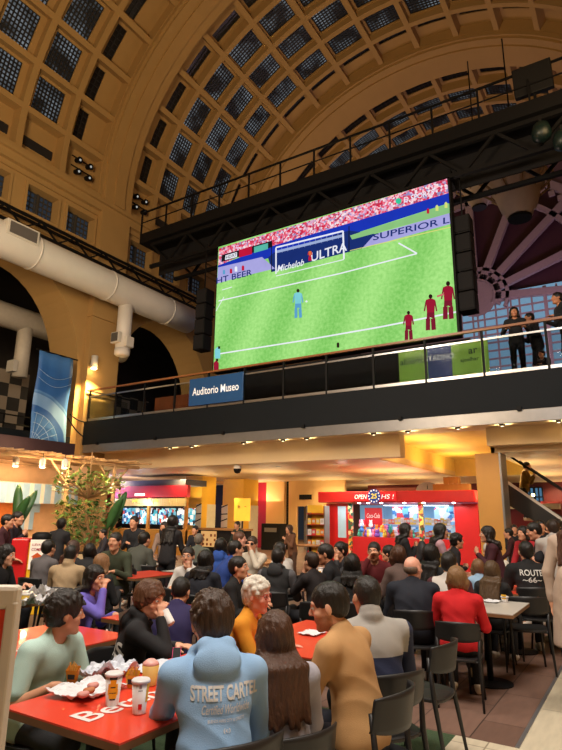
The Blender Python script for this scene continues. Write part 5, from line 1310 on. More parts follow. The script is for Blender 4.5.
        amp = {'short': .0016, 'buzz': .0006, 'bald': .0005}.get(st, .003)
        hb.build('hair', hm, e, max(hh*.8, .005), strand=(amp, 150, 14))
    rec = dict(e=e, s=s, a=a, X=X, HR=HR, HC=HC, NB=NB, P0=P0, P1=P1, up2=up2, fw2=fw2, arms=arms, top=tp, sit=sit, hh=hh, root=root, seat=seat)
    if extra: extra(rec)
    PEOPLE.append(rec); return rec
def glasses(col, dark=False):
    def f(r):
        X = r['X']; mt = mat('spectacle_frame_'+col, srgb(col), .3); g = MB()
        for sd in (-1, 1):
            pts = [X(sd*.033+.023*cos(t), .094-.004*abs(cos(t)), .016+.019*sin(t)) for t in np.linspace(0, 2*pi, 17)]; g.tube(pts, .0022, 6, False)
            g.tube([X(sd*.056, .090, .02), X(sd*.077, .03, .022), X(sd*.079, -.005, .012)], .002, 5)
        g.tube([X(-.010, .097, .02), X(.010, .097, .02)], .002, 5)
        o = g.build('glasses', mt, r['e'], True)
        if dark:
            for sd in (-1, 1): mk('dark_lens', [X(sd*.033+.023*cos(t), .095, .016+.019*sin(t)) for t in np.linspace(0, 2*pi, 14)[:-1]], [tuple(range(13))], M_dark, o)
    return f
def wrap_text(r, s, mt, cx, cz, h, width, back=True, name='printed_lettering', shear=0, off=.012):
    """lettering pressed onto the garment, front or back"""
    V, F = textmesh(s, 1.0, shear=shear, off=off); xs = [v.x for v in V]; ys = [v.y for v in V]; w = max(xs)-min(xs); hh_ = max(ys)-min(ys)
    bm = bmesh.new(); vs = [bm.verts.new(((v.x-(max(xs)+min(xs))/2)/w*width, (v.y-(max(ys)+min(ys))/2)/hh_*h, 0)) for v in V]
    for f in F:
        try: bm.faces.new([vs[i] for i in f])
        except ValueError: pass
    bmesh.ops.triangulate(bm, faces=bm.faces[:])
    for _ in range(2):
        el = [e_ for e_ in bm.edges if e_.calc_length() > .02]
        if el: bmesh.ops.subdivide_edges(bm, edges=el, cuts=1)
    bmesh.ops.triangulate(bm, faces=bm.faces[:])
    bm.verts.ensure_lookup_table(); bm.verts.index_update()
    P, F2 = press(r, [(v.co.x, v.co.y) for v in bm.verts], cx, cz, back), [tuple(v.index for v in f.verts) for f in bm.faces]
    bm.free(); return mk(name, P, F2, mt, r['top'])
def press(r, pts, cx, cz, back=True, lift=.0035):
    me = r['top'].data; bvh = r.get('bvh') or BVHTree.FromPolygons([v.co for v in me.vertices], [tuple(p.vertices) for p in me.polygons]); r['bvh'] = bvh
    sg = -1 if back else 1; out = []; ly = None
    for x, z in pts:
        q = Vector((cx+(x if back else -x), sg*1.2, cz+z)); hit = bvh.ray_cast(q, Vector((0, -sg, 0)))
        if hit[0] is None: out.append(Vector((q.x, (ly if ly is not None else sg*.15), q.z)))
        else: ly = hit[0].y+sg*lift; out.append(Vector((q.x, ly, q.z)))
    return out
# ------------------------------------------------------------ furniture
M_chair = mat('black_chair_plastic', (.010, .010, .011), .45, var=.1)
def make_chair():
    e = empty('cafe_chair', (0, 0, 0), 0, 'black cafe chair', 'chair')
    b = Blob(); 
    # seat with rolled front
    s_ = MB(); N = 14
    P = []; F = []
    for zz in (0, .022):
        for i in range(28):
            t = 2*pi*i/28; c_, s2 = cos(t), sin(t); x = .215*(abs(c_)**.5)*(1 if c_ > 0 else -1); y = .215*(abs(s2)**.5)*(1 if s2 > 0 else -1)
            P.append((x*(1-.06*(y < 0)), y, .44+zz-.012*(1-(x/.22)**2)))
    F = [tuple(range(28))[::-1], tuple(range(28, 56))]+[(i, (i+1) % 28, (i+1) % 28+28, i+28) for i in range(28)]
    s_.add(P, F); s_.build('seat', M_chair, e, bevel=.006)
    # curved backrest shell
    P = []; F = []; nx, nz = 14, 6
    for sd in (0, 1):
        for j in range(nz+1):
            for i in range(nx+1):
                u = -1+2*i/nx; v = j/nz; wd = .225*(1-.03*v); z = .615+.195*v-.02*u*u*(1 if j == nz else 0)+(.02*(abs(u)**4) if j == 0 else 0)
                y = -.235-.03*v+.095*u*u-(0.016 if sd else 0)
                P.append((wd*u, y, z))
    M1 = (nx+1)*(nz+1)
    for j in range(nz):
        for i in range(nx):
            a_ = j*(nx+1)+i; q = (a_, a_+1, a_+nx+2, a_+nx+1); F.append(q[::-1] if 0 else q); F.append(tuple(v+M1 for v in q[::-1]))
    ring = [i for i in range(nx+1)]+[j*(nx+1)+nx for j in range(1, nz+1)]+[nz*(nx+1)+i for i in range(nx-1, -1, -1)]+[j*(nx+1) for j in range(nz-1, 0, -1)]
    for q in range(len(ring)): a_, b_ = ring[q], ring[(q+1) % len(ring)]; F.append((b_, a_, a_+M1, b_+M1))
    mk('backrest', P, F, M_chair, e, smooth=True)
    for sd in (-1, 1):
        MB().tube([(sd*.17, .17, .445), (sd*.205, .215, 0)], [.017, .011], 8).build('leg', M_chair, e, True)
        MB().tube([(sd*.212, -.148, .72), (sd*.198, -.17, .46), (sd*.215, -.25, 0)], [.014, .018, .011], 8).build('leg', M_chair, e, True)
    MB().tube([(-.18, -.17, .432), (.18, -.17, .432)], .012, 6).build('seat_rail', M_chair, e); MB().tube([(-.17, .165, .432), (.17, .165, .432)], .012, 6).build('seat_rail', M_chair, e)
    return e
CH = make_chair(); CHU = [False]
def chair(x, y, a, label, group=None, sc=1.0):
    if not CHU[0]: CHU[0] = True; c = CH; c.location = (x, y, 0); c.rotation_euler = (0, 0, R(a)); c['label'] = label; 
    else: c = dup(CH, (x, y, 0), R(a), label)
    if group: c['group'] = group
    c.scale = (sc, sc, sc); return c
M_rtop = mat('red_table_laminate', srgb('d8402a'), .32, var=.04, coat=.2); M_wtop = mat('grey_white_table_laminate', srgb('b9b4ac'), .35, var=.05); M_edge = mat('plywood_edge', srgb('7a5636'), .6, var=.2)
M_brt = mat('brown_table_laminate', srgb('a9764e'), .35, var=.1)
TBS = []
def ontable(p, m_=.08):
    best = min(TBS, key=lambda t: max(t[0]-p.x, 0, p.x-t[1])+max(t[2]-p.y, 0, p.y-t[3]))
    return Vector((min(max(p.x, best[0]+m_), best[1]-m_), min(max(p.y, best[2]+m_), best[3]-m_), .7525))
def table(x0, x1, y0, y1, top, label, bases=1, lett=None):
    cx, cy = (x0+x1)/2, (y0+y1)/2; w, d = x1-x0, y1-y0
    e = empty('table', (cx, cy, 0), 0, label, 'table'); TBS.append((x0, x1, y0, y1))
    MB().bb(-w/2, w/2, -d/2, d/2, .742, .75).build('tabletop', top, e); MB().bb(-w/2, w/2, -d/2, d/2, .712, .742).build('tabletop_edge', M_edge, e)
    for q in range(bases):
        yy = 0 if bases == 1 else (-d/2+.35+(d-.7)*q/(bases-1))
        MB().tube([(0, yy, .03), (0, yy, .712)], .032, 12).build('column', M_black, e, True); MB().lathe([(.22, 0), (.22, .012), (.05, .03)], (0, yy, 0), 24).build('base', M_black, e)
    if lett:
        O, X_, Y_, h_, w_ = lett
        text('table_lettering', 'Betano', mat('white_table_print', (.72, .68, .66), .4, var=0), (O[0]-cx, O[1]-cy, .7525), X_, Y_, h_, e, width=w_)
    return e
# ------------------------------------------------------------ tables
table(-2.69, -1.90, 1.83, 3.22, M_rtop, 'glossy red table in front carrying cups, fries and burger papers', 2, lett=((-2.26, 2.23, 0), (0, 1, 0), (-1, 0, 0), .14, .62))
table(-4.30, -3.42, 2.30, 3.35, M_rtop, 'red table with white lettering behind the teenager in the mint shirt', 1, lett=((-3.70, 2.76, 0), (0, 1, 0), (-1, 0, 0), .13, .62))
table(-4.20, -3.55, 3.72, 4.75, M_rtop, 'red table under the arms of the girl in purple', 1)
table(-6.35, -5.42, 3.45, 4.85, M_wtop, 'grey table at the left edge with crumpled bags on it', 2)
table(-2.66, -1.95, 3.50, 4.70, M_rtop, 'red table between the white haired woman and the man in tan', 1)
table(-1.90, -1.18, 6.10, 7.05, M_wtop, 'grey white table right of the woman in the red sweater', 1)
table(-1.90, -1.20, 7.80, 8.75, M_rtop, 'small red table near the amber column at the right', 1)
def tbl(px, py, w, d, top, label):
    p = atZ(px, py, .75); return table(p.x-w/2, p.x+w/2, p.y-d/2, p.y+d/2, top, label)
tbl(447, 592, .7, .8, M_wtop, 'grey white table left of the red sweater, beyond the black leather jacket')
tbl(143, 574, .7, 1.0, M_rtop, 'faded red table behind the boy drinking from a paper cup')
tbl(112, 556, .8, .8, M_brt, 'brown topped table by the man in the green jacket')
tbl(190, 571, .7, .8, M_wtop, 'small grey table beside the child in white')
tbl(140, 564, .7, .8, M_wtop, 'narrow grey table with a white cup below the person in the grey green coat')
tbl(262, 561, .8, .9, M_brt, 'brown table in the middle between the sunglasses woman and the woman in white')
tbl(350, 576, .8, 1.0, M_rtop, 'red table by the bearded man in the maroon sweater')
tbl(310, 545, .9, .8, M_brt, 'far brown table in front of the wood panelled wall')
tbl(175, 545, .9, .8, M_wtop, 'far pale table in front of the striped kiosk')
# ------------------------------------------------------------ people
def P(who, look, *ar, **k):
    seat = k.pop('chair_a', None); r = person(look, *ar, **k)
    if r['sit'] and r['seat']:
        a_ = seat if seat is not None else r['a']; s = r['s']; v = Rz(R(a_)) @ np.array([0, .0, 0])
        chair(r['root'][0]+v[0], r['root'][1]+v[1], a_, 'black cafe chair under the '+who, sc=s)
    return r
F = .0072
def cup(loc, label, mark, rz=0, body=None, h=.135, lid=True, r0=.030, r1=.041):
    e = empty('paper_cup', loc, rz, label, 'cup')
    MB().lathe([(r0, 0), (r0, .003), (r1, h)], n=28).build('cup_body', body or mat('white_cup_paper', (.74, .72, .70), .5, var=0), e, True)
    if lid: MB().lathe([(r1+.003, h-.004), (r1+.003, h+.004), (r1-.002, h+.010), (r1-.008, h+.008), (.004, h+.008)], n=28).build('lid', mat('cup_lid_plastic', (.66, .65, .66), .35, var=0), e, True)
    def arc(name, z0_, z1_, a0, a1, mt):
        n = 10; V = []
        for zz in (z0_, z1_):
            for i in range(n+1):
                a = a0+(a1-a0)*i/n; rr = r0+(r1-r0)*zz/h+.0008; V.append((rr*cos(a), rr*sin(a), zz))
        mk(name, V, [(i, i+1, i+n+2, i+n+1) for i in range(n)], mt, e)
    my = mat('cup_yellow_print', srgb('f0b81c'), .5, var=0); mbk = mat('cup_black_print', (.02, .02, .02), .5, var=0); mr = mat('cup_red_print', srgb('d01c24'), .5, var=0)
    if mark == 'bell':
        for z0_, z1_, w in ((.035, .05, .55), (.05, .075, .72), (.075, .10, .62), (.10, .118, .36)): arc('cup_print', z0_, z1_, -1.6-w, -1.6+w, my)
        for z0_, z1_, w in ((.118, .130, .45), (.058, .062, .5), (.082, .088, .3), (.028, .035, .4)): arc('cup_print', z0_, z1_, -1.6-w, -1.6+w, mbk)
    elif mark == 'red':
        arc('cup_print', .022, .046, -1.85, -1.35, mr); arc('cup_print', .10, .104, -1.9, -1.4, mbk); arc('cup_print', .112, .128, -1.8, -1.5, mat('cup_grey_print', (.3, .3, .3), .5, var=0)); arc('cup_print', .05, .13, -.9, -.3, my); arc('cup_print', .135, .14, -.9, -.3, mbk)
    elif mark == 'y': arc('cup_print', .03, .08, -2.2, -1.0, my); arc('cup_print', .045, .06, -1.9, -1.4, mbk)
    return e
r = P('teenager in the mint shirt', 'dark haired teenager in a mint t-shirt seated left of the front red table', 66, 608, 1.10, a=-82, head=(52, -4, 0), lean=14, L='table', Rr=(.16, .30, .80), top='b4d4cc', sleeve='short', pants='2a2c30', hair=('messy', '1c1512'), skn='light', h=F)
def drinker(r):
    sd, S_, E_, T, n = r['arms'][1]; X = r['X']; s = r['s']
r = P('boy drinking', 'boy in a black hoodie with white back print drinking from a paper cup', 150, 595, 1.10, a=-52, chair_a=-70, head=(-28, -10, 0), lean=12, L=(-.10, .38, .82), Rr='mouth', top='121216', hood=True, pants='1a1a1e', hair=('bowl', '5a3a26'), skn='fair', h=F)
w = r['X'](0.0, .135, -.052); s = r['s']; wl = Rz(R(r['a'])) @ (w*s)+r['root']
c = cup(tuple(wl), 'small white paper cup with yellow mark tilted at the drinking boy\'s mouth', 'y', h=.10, lid=False, r0=.027, r1=.038)
dv = Vector(Rz(R(r['a'])) @ r['HR'] @ np.array([.05, .55, -.35])).normalized(); q = (-dv).to_track_quat('Z', 'Y'); c.rotation_mode = 'QUATERNION'; c.rotation_quaternion = q; c.location = Vector(wl)+dv*.095
wp = mat('white_garment_print', (.62, .62, .60), .7, var=.1)
wrap_text(r, 'BDS', wp, .02, .84, .11, .26, off=.03)
pts = [(-.09, -.05), (-.03, -.08), (.02, .02), (.09, .10), (.05, .13), (-.02, .09), (-.07, .04)]
mk('back_print', press(r, pts, .02, .99), [tuple(range(7))], wp, r['top'])
r = P('person in the blue hoodie', 'brown haired person in a light blue STREET CARTEL hoodie seen from behind', 212, 613, 1.20, a=47, chair_a=66, head=(8, -14, 0), lean=15, L=(-.10, .52, .86), Rr=(.10, .40, .80), top='8cb2da', hood=True, pants='20242c', hair=('messy', '3a271b'), skn='light', wide=1.02, h=F)
wrap_text(r, 'STREET CARTEL', wp, .035, .925, .056, .30, off=.03); wrap_text(r, 'Certified Worldwide', wp, .035, .868, .034, .21, shear=.35); wrap_text(r, 'BUENOS AIRES CITY & STREETS', wp, .035, .828, .011, .16); wrap_text(r, '(c)', wp, .035, .793, .018, .03)
r = P('girl with very long hair', 'girl with very long brown hair and grey lilac sweater seen from behind', 275, 632, 1.075, a=56, chair_a=72, head=(-4, -8, 0), lean=8, L='table', Rr='table', top='a3a2ae', pants='2a2d36', hair=('long', '4a2f20'), skn='fair', wide=1.03, h=F)
r = P('man in the tan sweater', 'dark haired stubbled man in a tan sweater in left profile', 329, 599, 1.19, a=88, head=(22, -14, 0), lean=14, L=(-.10, .40, .82), Rr=(.05, .36, .80), top='b58c5c', pants='1c2230', hair=('short', '17130f'), skn='fair', wide=1.1, h=F, stub=True)
r = P('man in the grey and navy jacket', 'dark haired man in a grey and navy jacket seen from behind', 366, 592, 1.17, a=44, chair_a=60, head=(10, -6, 0), lean=12, top='a09d98', top2=('1d2644', 'lowsleeves'), collar=True, pants='181c26', hair=('short', '1d1a18'), skn='light', wide=1.22, h=.0085)
r = P('white haired woman', 'white haired woman with red glasses and a mustard sweater in right profile', 257, 592, 1.10, a=-72, head=(-8, -6, 0), lean=12, Rr=(.08, .42, .82), L='table', top='d48c1c', pants='22222a', hair=('curly', 'cfcabd'), skn='pink', h=.0085, extra=glasses('a81c24'))
r = P('girl in purple', 'black haired girl in a purple hoodie with a hand at her mouth', 95, 575, 1.08, a=-70, head=(-6, -4, 0), lean=14, Rr='mouth', L='table', top='6d62c0', pants='1a1a22', hair=('half', '16120f'), skn='light', h=.0095)
P('person in the beige jacket', 'black haired person in a beige jacket seen from behind at the left', 71, 553, 1.14, a=25, head=(10, 0, 0), top='a8906f', collar=True, hair=('short', '14110f'), h=.0095, wide=1.1)
P('woman at the left edge', 'woman with black hair and black coat looking right at the left edge', 7, 553, 1.15, a=-66, top='15161b', hair=('half', '120f0e'), skn='fair', h=.0095, head=(0, -8, 0), extra=None)
P('woman with light brown hair', 'woman with light brown hair and black leather jacket at the left', 102, 562, 1.07, a=10, top='16161a', jacket=True, hair=('half', '8a6544'), h=.0095)
P('person in the puffy violet coat', 'black haired person in a puffy dark violet coat behind the drinking boy', 181, 585, 1.06, a=20, top='241c4c', jacket=True, wide=1.3, hair=('short', '100e0d'), h=.0095, head=(0, -25, 0), lean=18)
P('woman in dark navy', 'woman with long black hair and dark navy coat in the middle left', 206, 558, 1.13, a=5, top='10131f', jacket=True, wide=1.15, hair=('half', '0f0d0d'), h=.0105, lean=14)
P('child in white', 'small child in a white and black top facing the camera', 188, 555, D=7.8, a=205, top='d4d0ca', hair=('short', '1c1410'), h=.0105, wide=.8, L='chin')
P('man in the blue puffer', 'short haired man in a royal blue puffer jacket in the middle', 236, 546, D=8.6, a=-40, top='1c3a80', jacket=True, wide=1.2, hair=('short', '17120f'), h=.011, lean=20)
P('hooded figure in blue', 'dark haired figure in a blue padded hood left of the royal blue puffer', 221, 545, D=9.4, a=20, top='1f4590', jacket=True, hood=True, hair=('bob', '14100e'), h=.012)
P('man in the black jacket', 'young man in a black jacket and dark hair facing right in the middle', 239, 566, 1.12, a=-66, top='0f0f12', hair=('short', '14100e'), skn='light', h=.010, jacket=True, head=(-6, 4, 0))
P('man with grey hair', 'grey haired man in a sage jacket seen from behind near the far kiosk', 199, 539, D=11.5, a=25, top='61665a', hair=('short', '6d655c'), h=.013)
P('woman with sunglasses', 'woman with sunglasses and a cream fleece facing the camera', 252, 543, D=9.6, a=195, top='c9bfae', hair=('short', '3a2a1f'), h=.0115, collar=True, extra=glasses('0c0c0e', True), L='mouth')
P('woman in the white top', 'dark haired woman in a white top in left profile', 279, 548, D=9.4, a=80, top='cdc9c4', hair=('bob', '17120f'), skn='fair', h=.0115, lean=16)
P('bearded red faced man', 'man in a dark red sweater behind the royal blue puffer', 240, 538, D=10.6, a=-60, top='6a2420', hair=('short', '5d3a28'), skn='pink', h=.013)
P('person with the hooded grey coat', 'short haired person in a grey hooded coat seen from behind, centre', 278, 556, 1.15, a=15, head=(6, -4, 0), top='232325', top2=('57565a', 'sleeves'), hood=True, hair=('short', '1a1310'), h=.0095, wide=1.1)
P('young man in the black tee', 'young man in a black t-shirt in left profile, centre', 325, 552, D=7.6, a=105, head=(10, -12, 0), top='111217', sleeve='short', hair=('short', '17110e'), skn='tan', h=.010)
P('child with the red collar', 'dark haired child with a red collar beside the black t-shirt', 311, 560, D=7.3, a=70, top='1b1416', hair=('short', '2a1a12'), h=.0105, wide=.8, L='chin')
P('woman with pulled back hair', 'woman with pulled back black hair looking left, centre', 340, 549, D=9.0, a=150, top='2a2a2e', hair=('bun', '14100e'), skn='light', h=.011, L='chin')
r = P('person with the black printed hoodie', 'long black haired person in a black hoodie with white arm letters', 352, 563, D=6.9, a=25, top='0e0e11', hair=('half', '0f0d0c'), h=.0095)
wrap_text(r, 'BOND', wp, -.11, .86, .05, .14)
P('man in maroon', 'bearded man with glasses in a maroon sweater drinking and facing the camera', 374, 550, D=8.2, a=190, head=(0, 0, 0), top='5c1016', hair=('short', '17110e'), skn='light', h=.0095, wide=1.15, Rr='mouth', L='lap', extra=glasses('101012'), stub=True)
P('woman with the black bun', 'woman with dark hair and black top beside the maroon sweater', 388, 552, D=9.3, a=100, top='151518', hair=('bun', '120f0e'), h=.012)
P('child with brown hair', 'child with brown hair in a grey top left of the bald man', 398, 554, D=7.8, a=40, top='5d4a44', hair=('bob', '4a2c1c'), h=.012, wide=.8)
P('bald man', 'bald man in a dark navy coat seen from behind', 413, 566, 1.15, a=22, head=(-42, 0, 0), top='161b28', wide=1.22, jacket=True, hair=('bald', '6a5a4c'), skn='pink', h=.009)
P('woman with long black hair', 'woman with long straight black hair and black top right of the bald man', 431, 553, D=7.7, a=-10, top='141417', hair=('long', '0e0c0c'), h=.0105)
P('young person in maroon and white', 'dark haired young person in a maroon and pale top seen from behind', 449, 562, D=6.7, a=5, top='c4beb8', top2=('4a1c24', 'sleeves'), hair=('short', '15110f'), h=.010)
P('woman in the red sweater', 'short brown haired woman in a bright red sweater with white sneakers', 457, 577, 1.085, a=10, head=(-4, 0, 0), lean=8, top='c4121a', pants='121216', shoes='d8d2c4', hair=('bob', '80603f'), skn='light', h=.0085, wide=1.1)
P('girl with long brown hair at right', 'girl with long brown hair and black printed shirt in the right middle', 492, 569, 1.05, a=-5, top='141416', hair=('long', '54402c'), h=.010)
P('girl in the pale blue top', 'small fair haired child in a pale blue top at the right', 478, 566, D=8.6, a=20, top='8fb0cc', hair=('bob', '7a5a3c'), h=.012, wide=.75)
P('old man in the brown vest', 'white haired old man in a brown vest with pale sleeves', 489, 549, D=9.8, a=185, top='6a5038', top2=('cfc9bc', 'sleeves'), hair=('short', 'c4beb4'), skn='light', h=.0105, wide=1.2, L='mouth', head=(0, -12, 0))
r = P('man in the black printed shirt', 'man in a black shirt with white ROUTE print seen from behind', 526, 550, D=8.3, a=22, top='0d0d10', sleeve='short', hair=('short', '120f0e'), h=.010, wide=1.15)
wrap_text(r, 'ROUTE', wp, 0, .95, .07, .26); wrap_text(r, '~66~', wp, 0, .87, .06, .22)
# standing
P('', 'person in a black beanie and black quilted jacket standing before the red kiosk', 406, 530, D=10.1, a=-58, pose='stand', top='17181c', jacket=True, pants='1a1a1e', hair=('half', '100e0d'), L='hold', Rr='hold', h=.0105, wide=1.12)
r = P('', 'young woman with a black backpack and pastel jacket standing at the kiosk', 441, 531, D=9.4, a=-60, pose='stand', top='b58e98', top2=('cfae55', 'low'), pants='b4afa6', hair=('long', '120f0e'), L='hold', Rr='hold', h=.011)
bp = Blob().ell((0, -.20, 1.24), (.14, .09, .20), k=.02).ell((0, -.26, 1.15), (.10, .05, .10), k=.02).build('backpack', mat('black_backpack', (.015, .015, .018), .6), None, .014); bp.location = r['e'].location; bp.rotation_euler = r['e'].rotation_euler; bp.scale = r['e'].scale; tag(bp, 'small black backpack worn over the pastel jacket', 'backpack')
P('', 'young person with curly hair, black top and red collar by the kiosk', 457, 541, D=9.0, a=-60, pose='stand', top='161114', pants='18181c', hair=('curly', '120e0c'), L='crate', Rr='crate', h=.011, wide=.9)
P('', 'woman with wavy dark hair and maroon top standing by the amber column', 487, 534, D=8.9, a=110, pose='stand', top='3c1420', pants='1a1518', hair=('half', '1a120f'), L='hold', Rr='hold', h=.011)
r = P('', 'young man in a dark tee with backpack standing at the right and looking down', 534, 530, D=9.1, a=105, pose='stand', top='13151c', sleeve='short', pants='17171a', hair=('short', '120f0e'), skn='light', L='hold', Rr='hold', head=(0, -16, 0), h=.010)
bp = Blob().ell((0, -.20, 1.22), (.15, .10, .22), k=.02).ell((0, -.28, 1.12), (.11, .05, .11), k=.02).build('backpack', mat('navy_backpack', (.02, .024, .04), .6), None, .014); bp.location = r['e'].location; bp.rotation_euler = r['e'].rotation_euler; bp.scale = r['e'].scale; tag(bp, 'dark navy backpack on the back of the young man looking down', 'backpack')
P('', 'person in a red top standing behind the young man looking down', 523, 533, D=10.4, a=150, pose='stand', top='a01822', pants='1a1a1e', hair=('half', '1a1310'), h=.012)
P('', 'person in a pale grey hooded jacket at the right edge', 553, 528, D=9.0, a=20, pose='stand', top='a8a29c', hood=True, pants='2a2a2e', hair=('short', '2a1c15'), h=.012, wide=1.2)
# long cream coat at the right edge
def longcoat(r):
    e = r['e']; b = Blob(); b.cap((0, -.01, 1.05), (0, -.01, .55), .17, .215, .05); b.cap((-.07, 0, .95), (-.1, 0, .52), .14, .15, .05); b.cap((.07, 0, .95), (.1, 0, .52), .14, .15, .05); b.half((0, 0, .50), (0, 0, -1)); b.build('coat_skirt', cloth('b39e8c'), e, .012, fold=.005)
P('', 'tall person in a long cream coat and black trousers at the right edge', 577, 519, D=6.35, a=-20, pose='stand', top='b39e8c', pants='0c0c0e', shoes='0c0c0e', hair=('long', '4a2c1c'), L='side', Rr='side', h=.0095, wide=1.15, extra=longcoat)
P('', 'dark haired man in black with folded arms standing before the striped kiosk', 134, 522, D=11.5, a=200, pose='stand', top='14161c', pants='1a1a1e', hair=('short', '14100e'), L='fold', Rr=(.05, .3, 1.2), h=.013)
P('', 'girl with long black hair standing before the striped kiosk', 173, 522, D=10.8, a=10, pose='stand', top='18161a', pants='16161a', hair=('long', '0f0c0c'), h=.012)
P('', 'person in pale clothes behind the girl with long black hair', 164, 527, D=12.5, a=200, pose='stand', top='8a7468', pants='3a3238', hair=('long', '1a1310'), h=.014)
P('person in the grey green coat', 'person in a grey green coat seen from behind near the striped kiosk', 145, 536, D=10.6, a=0, top='42453e', jacket=True, hair=('short', '16120f'), h=.013, lean=22, wide=1.15)
P('man in the green jacket', 'man in a dark green jacket facing the camera beside the planter', 115, 540, D=9.1, a=200, top='363d2b', hair=('short', '17120f'), skn='light', h=.012)
P('', 'man in a maroon jacket standing under the pergola at the far left', 8, 521, D=11.0, a=-50, pose='stand', top='3c1420', pants='15151a', hair=('short', '120f0e'), h=.013)
P('', 'man in a dark plum hoodie standing right of the maroon jacket', 18, 518, D=11.6, a=-60, pose='stand', top='1d1220', pants='15151a', hair=('short', '14100f'), L='hold', Rr='hold', h=.013)
P('', 'woman in a black dress with a red headband near the pergola post', 62, 524, D=12.0, a=20, pose='stand', top='15151a', pants='101014', hair=('bun', '14100f'), h=.013)
P('person in the grey jacket', 'short haired person in a grey jacket seated left of the beige jacket', 49, 547, D=9.2, a=10, top='5a5658', hair=('short', '15110f'), h=.012)
P('woman with chestnut hair', 'woman with long chestnut hair seen from behind near the planter', 74, 547, D=9.8, a=0, top='201c1e', hair=('long', '3c2218'), h=.012)
P('person by the planter', 'black haired person in black seated in front of the planter', 90, 550, D=9.6, a=30, top='16161a', hair=('bob', '100e0d'), h=.013)
P('', 'staff member in a dark green shirt leaning at the dark counter', 237, 525, D=16.5, a=170, pose='stand', top='23302a', pants='15151a', hair=('short', '14100e'), h=.016, L='hold')
P('', 'person in brown clothes leaning against the wood panelled wall', 289, 529, D=14.5, a=150, pose='stand', top='6a4630', pants='4a3224', hair=('half', '3a2417'), h=.015, L='hold')
cw_ = [('3a1418', 508, 533), ('15161c', 514, 529), ('22262e', 519, 534), ('1a1a1e', 541, 526), ('402830', 548, 531), ('16171c', 558, 524)]
nm = ['leftmost dark figure of the far crowd before the deep red partition', 'second dark figure of the far crowd beside the leftmost one', 'third dark figure of the far crowd left of the red top', 'dark figure of the far crowd right of the young man looking down', 'plum clothed figure of the far crowd beside the grey hood', 'tall dark figure of the far crowd at the right edge']
for (c_, px, py), l in zip(cw_, nm): P('', l, px, py, D={508: 13.2, 514: 14.6, 519: 15.8, 541: 12.6, 548: 13.8, 558: 14.8}[px], a=random.choice((20, 200, 100)), pose='stand', top=c_, pants='141418', hair=('short', '120f0e'), h=.017)
for px, py, c_, a_, l in ((103, 533, '2c2a33', 150, 'person in a slate top standing left of the striped kiosk'), (195, 530, '1a1c26', 190, 'person in navy standing by the right end of the striped kiosk')): P('', l, px, py, D=13.5, a=a_, pose='stand', top=c_, hair=('short', '14100e'), h=.016)
# on the balcony
for px, py, Y, a_, c_, hr, l in ((514, 312, 15.0, 190, '0e0e12', 'half', 'woman in black leaning on the balcony rail at the right'), (529, 318, 15.9, 120, '0c0c10', 'short', 'person in black behind the leaning woman on the balcony'), (557, 298, 15.0, 120, '14161c', 'short', 'man with short hair on the balcony at the right edge')):
    p = atY(px, py, Y); r = P('', l, loc=(p.x, p.y, p.z-5.1), a=a_, pose='stand', top=c_, pants='0c0c10', hair=(hr, '0e0c0c'), skn='tan', h=.014, L=(-.2, .32, 1.15), Rr=(.2, .32, 1.15)); r['e'].location.z += 5.1
p = atY(541, 349, 15.0); r = P('', 'child crouching behind the balcony glass at the right', loc=(p.x, p.y, p.z-5.1+.35), a=150, pose='sit', seat=False, top='16171d', hair=('short', '0f0d0c'), skn='tan', h=.014, s=.8); r['e'].location.z += 4.72
p = atY(527, 466, 17.95); r = P('', 'person in an ochre top riding down the escalator', loc=(p.x, p.y, 1.56), a=-95, pose='stand', top='8a6418', pants='15151a', hair=('short', '2a1c12'), h=.015, L='hold', Rr='hold'); r['e'].location.z = p.z-1.56
# extra empty chairs in view
chair(-1.50, 4.30, 88, 'empty black cafe chair seen from the side in the right foreground')
chair(-1.28, 7.35, 20, 'empty black cafe chair behind the grey white table at the right')
chair(-1.15, 8.55, 60, 'empty black cafe chair pulled up to the small red table at the right')
chair(-3.0, 5.6, 30, 'empty black cafe chair left of the bald man')
chair(-4.9, 5.0, 200, 'empty black cafe chair beyond the girl in purple')
chair(-6.6, 8.3, 190, 'empty black cafe chair by the faded red table')
chair(-7.4, 7.5, 20, 'empty black cafe chair by the brown topped table')
# ------------------------------------------------------------ things on the tables
p = atZ(112, 705, .752); cup((p.x, p.y, .7525), 'white lidded paper cup with yellow figure print on the front red table', 'bell', R(47))
p = atZ(139, 713, .752); cup((p.x, p.y, .7525), 'white lidded paper cup with red dot nearest to the blue hoodie', 'red', R(50))
def crumple(name, pts, loc, mt, label, seed, amp=.03, cat='wrapper'):
    rr = random.Random(seed); N = 20; V = []; Fc = []
    P0_, P1_, P2_, P3_ = [Vector((*q, 0)) for q in pts]
    for j in range(N+1):
        for i in range(N+1):
            u, v = i/N, j/N; q = P0_*(1-u)*(1-v)+P1_*u*(1-v)+P2_*u*v+P3_*(1-u)*v
            ed = min(u, v, 1-u, 1-v); V.append((q.x+rr.uniform(-.004, .004), q.y+rr.uniform(-.004, .004), .003+rr.random()*amp*.14+amp*.55*abs(sin(u*6+seed+2*sin(v*4)))*abs(cos(v*5+seed*2+u*2))+amp*.8*max(0, sin(u*2.6+seed))*max(0, (.5-v)*1.2)+(amp*.3 if ed < .04 else 0)))
    for j in range(N):
        for i in range(N): a_ = j*(N+1)+i; Fc.append((a_, a_+1, a_+N+2, a_+N+1))
    o = mk(name, V, Fc, mt, None, loc=loc); m_ = o.modifiers.new('t', 'SOLIDIFY'); m_.thickness = .001; tag(o, label, cat); return o
paper = mat('greaseproof_paper', (.66, .67, .70), .6, var=.1, scale=20); paper2 = mat('printed_wrapper', (.62, .66, .74), .55, var=.08, scale=12)
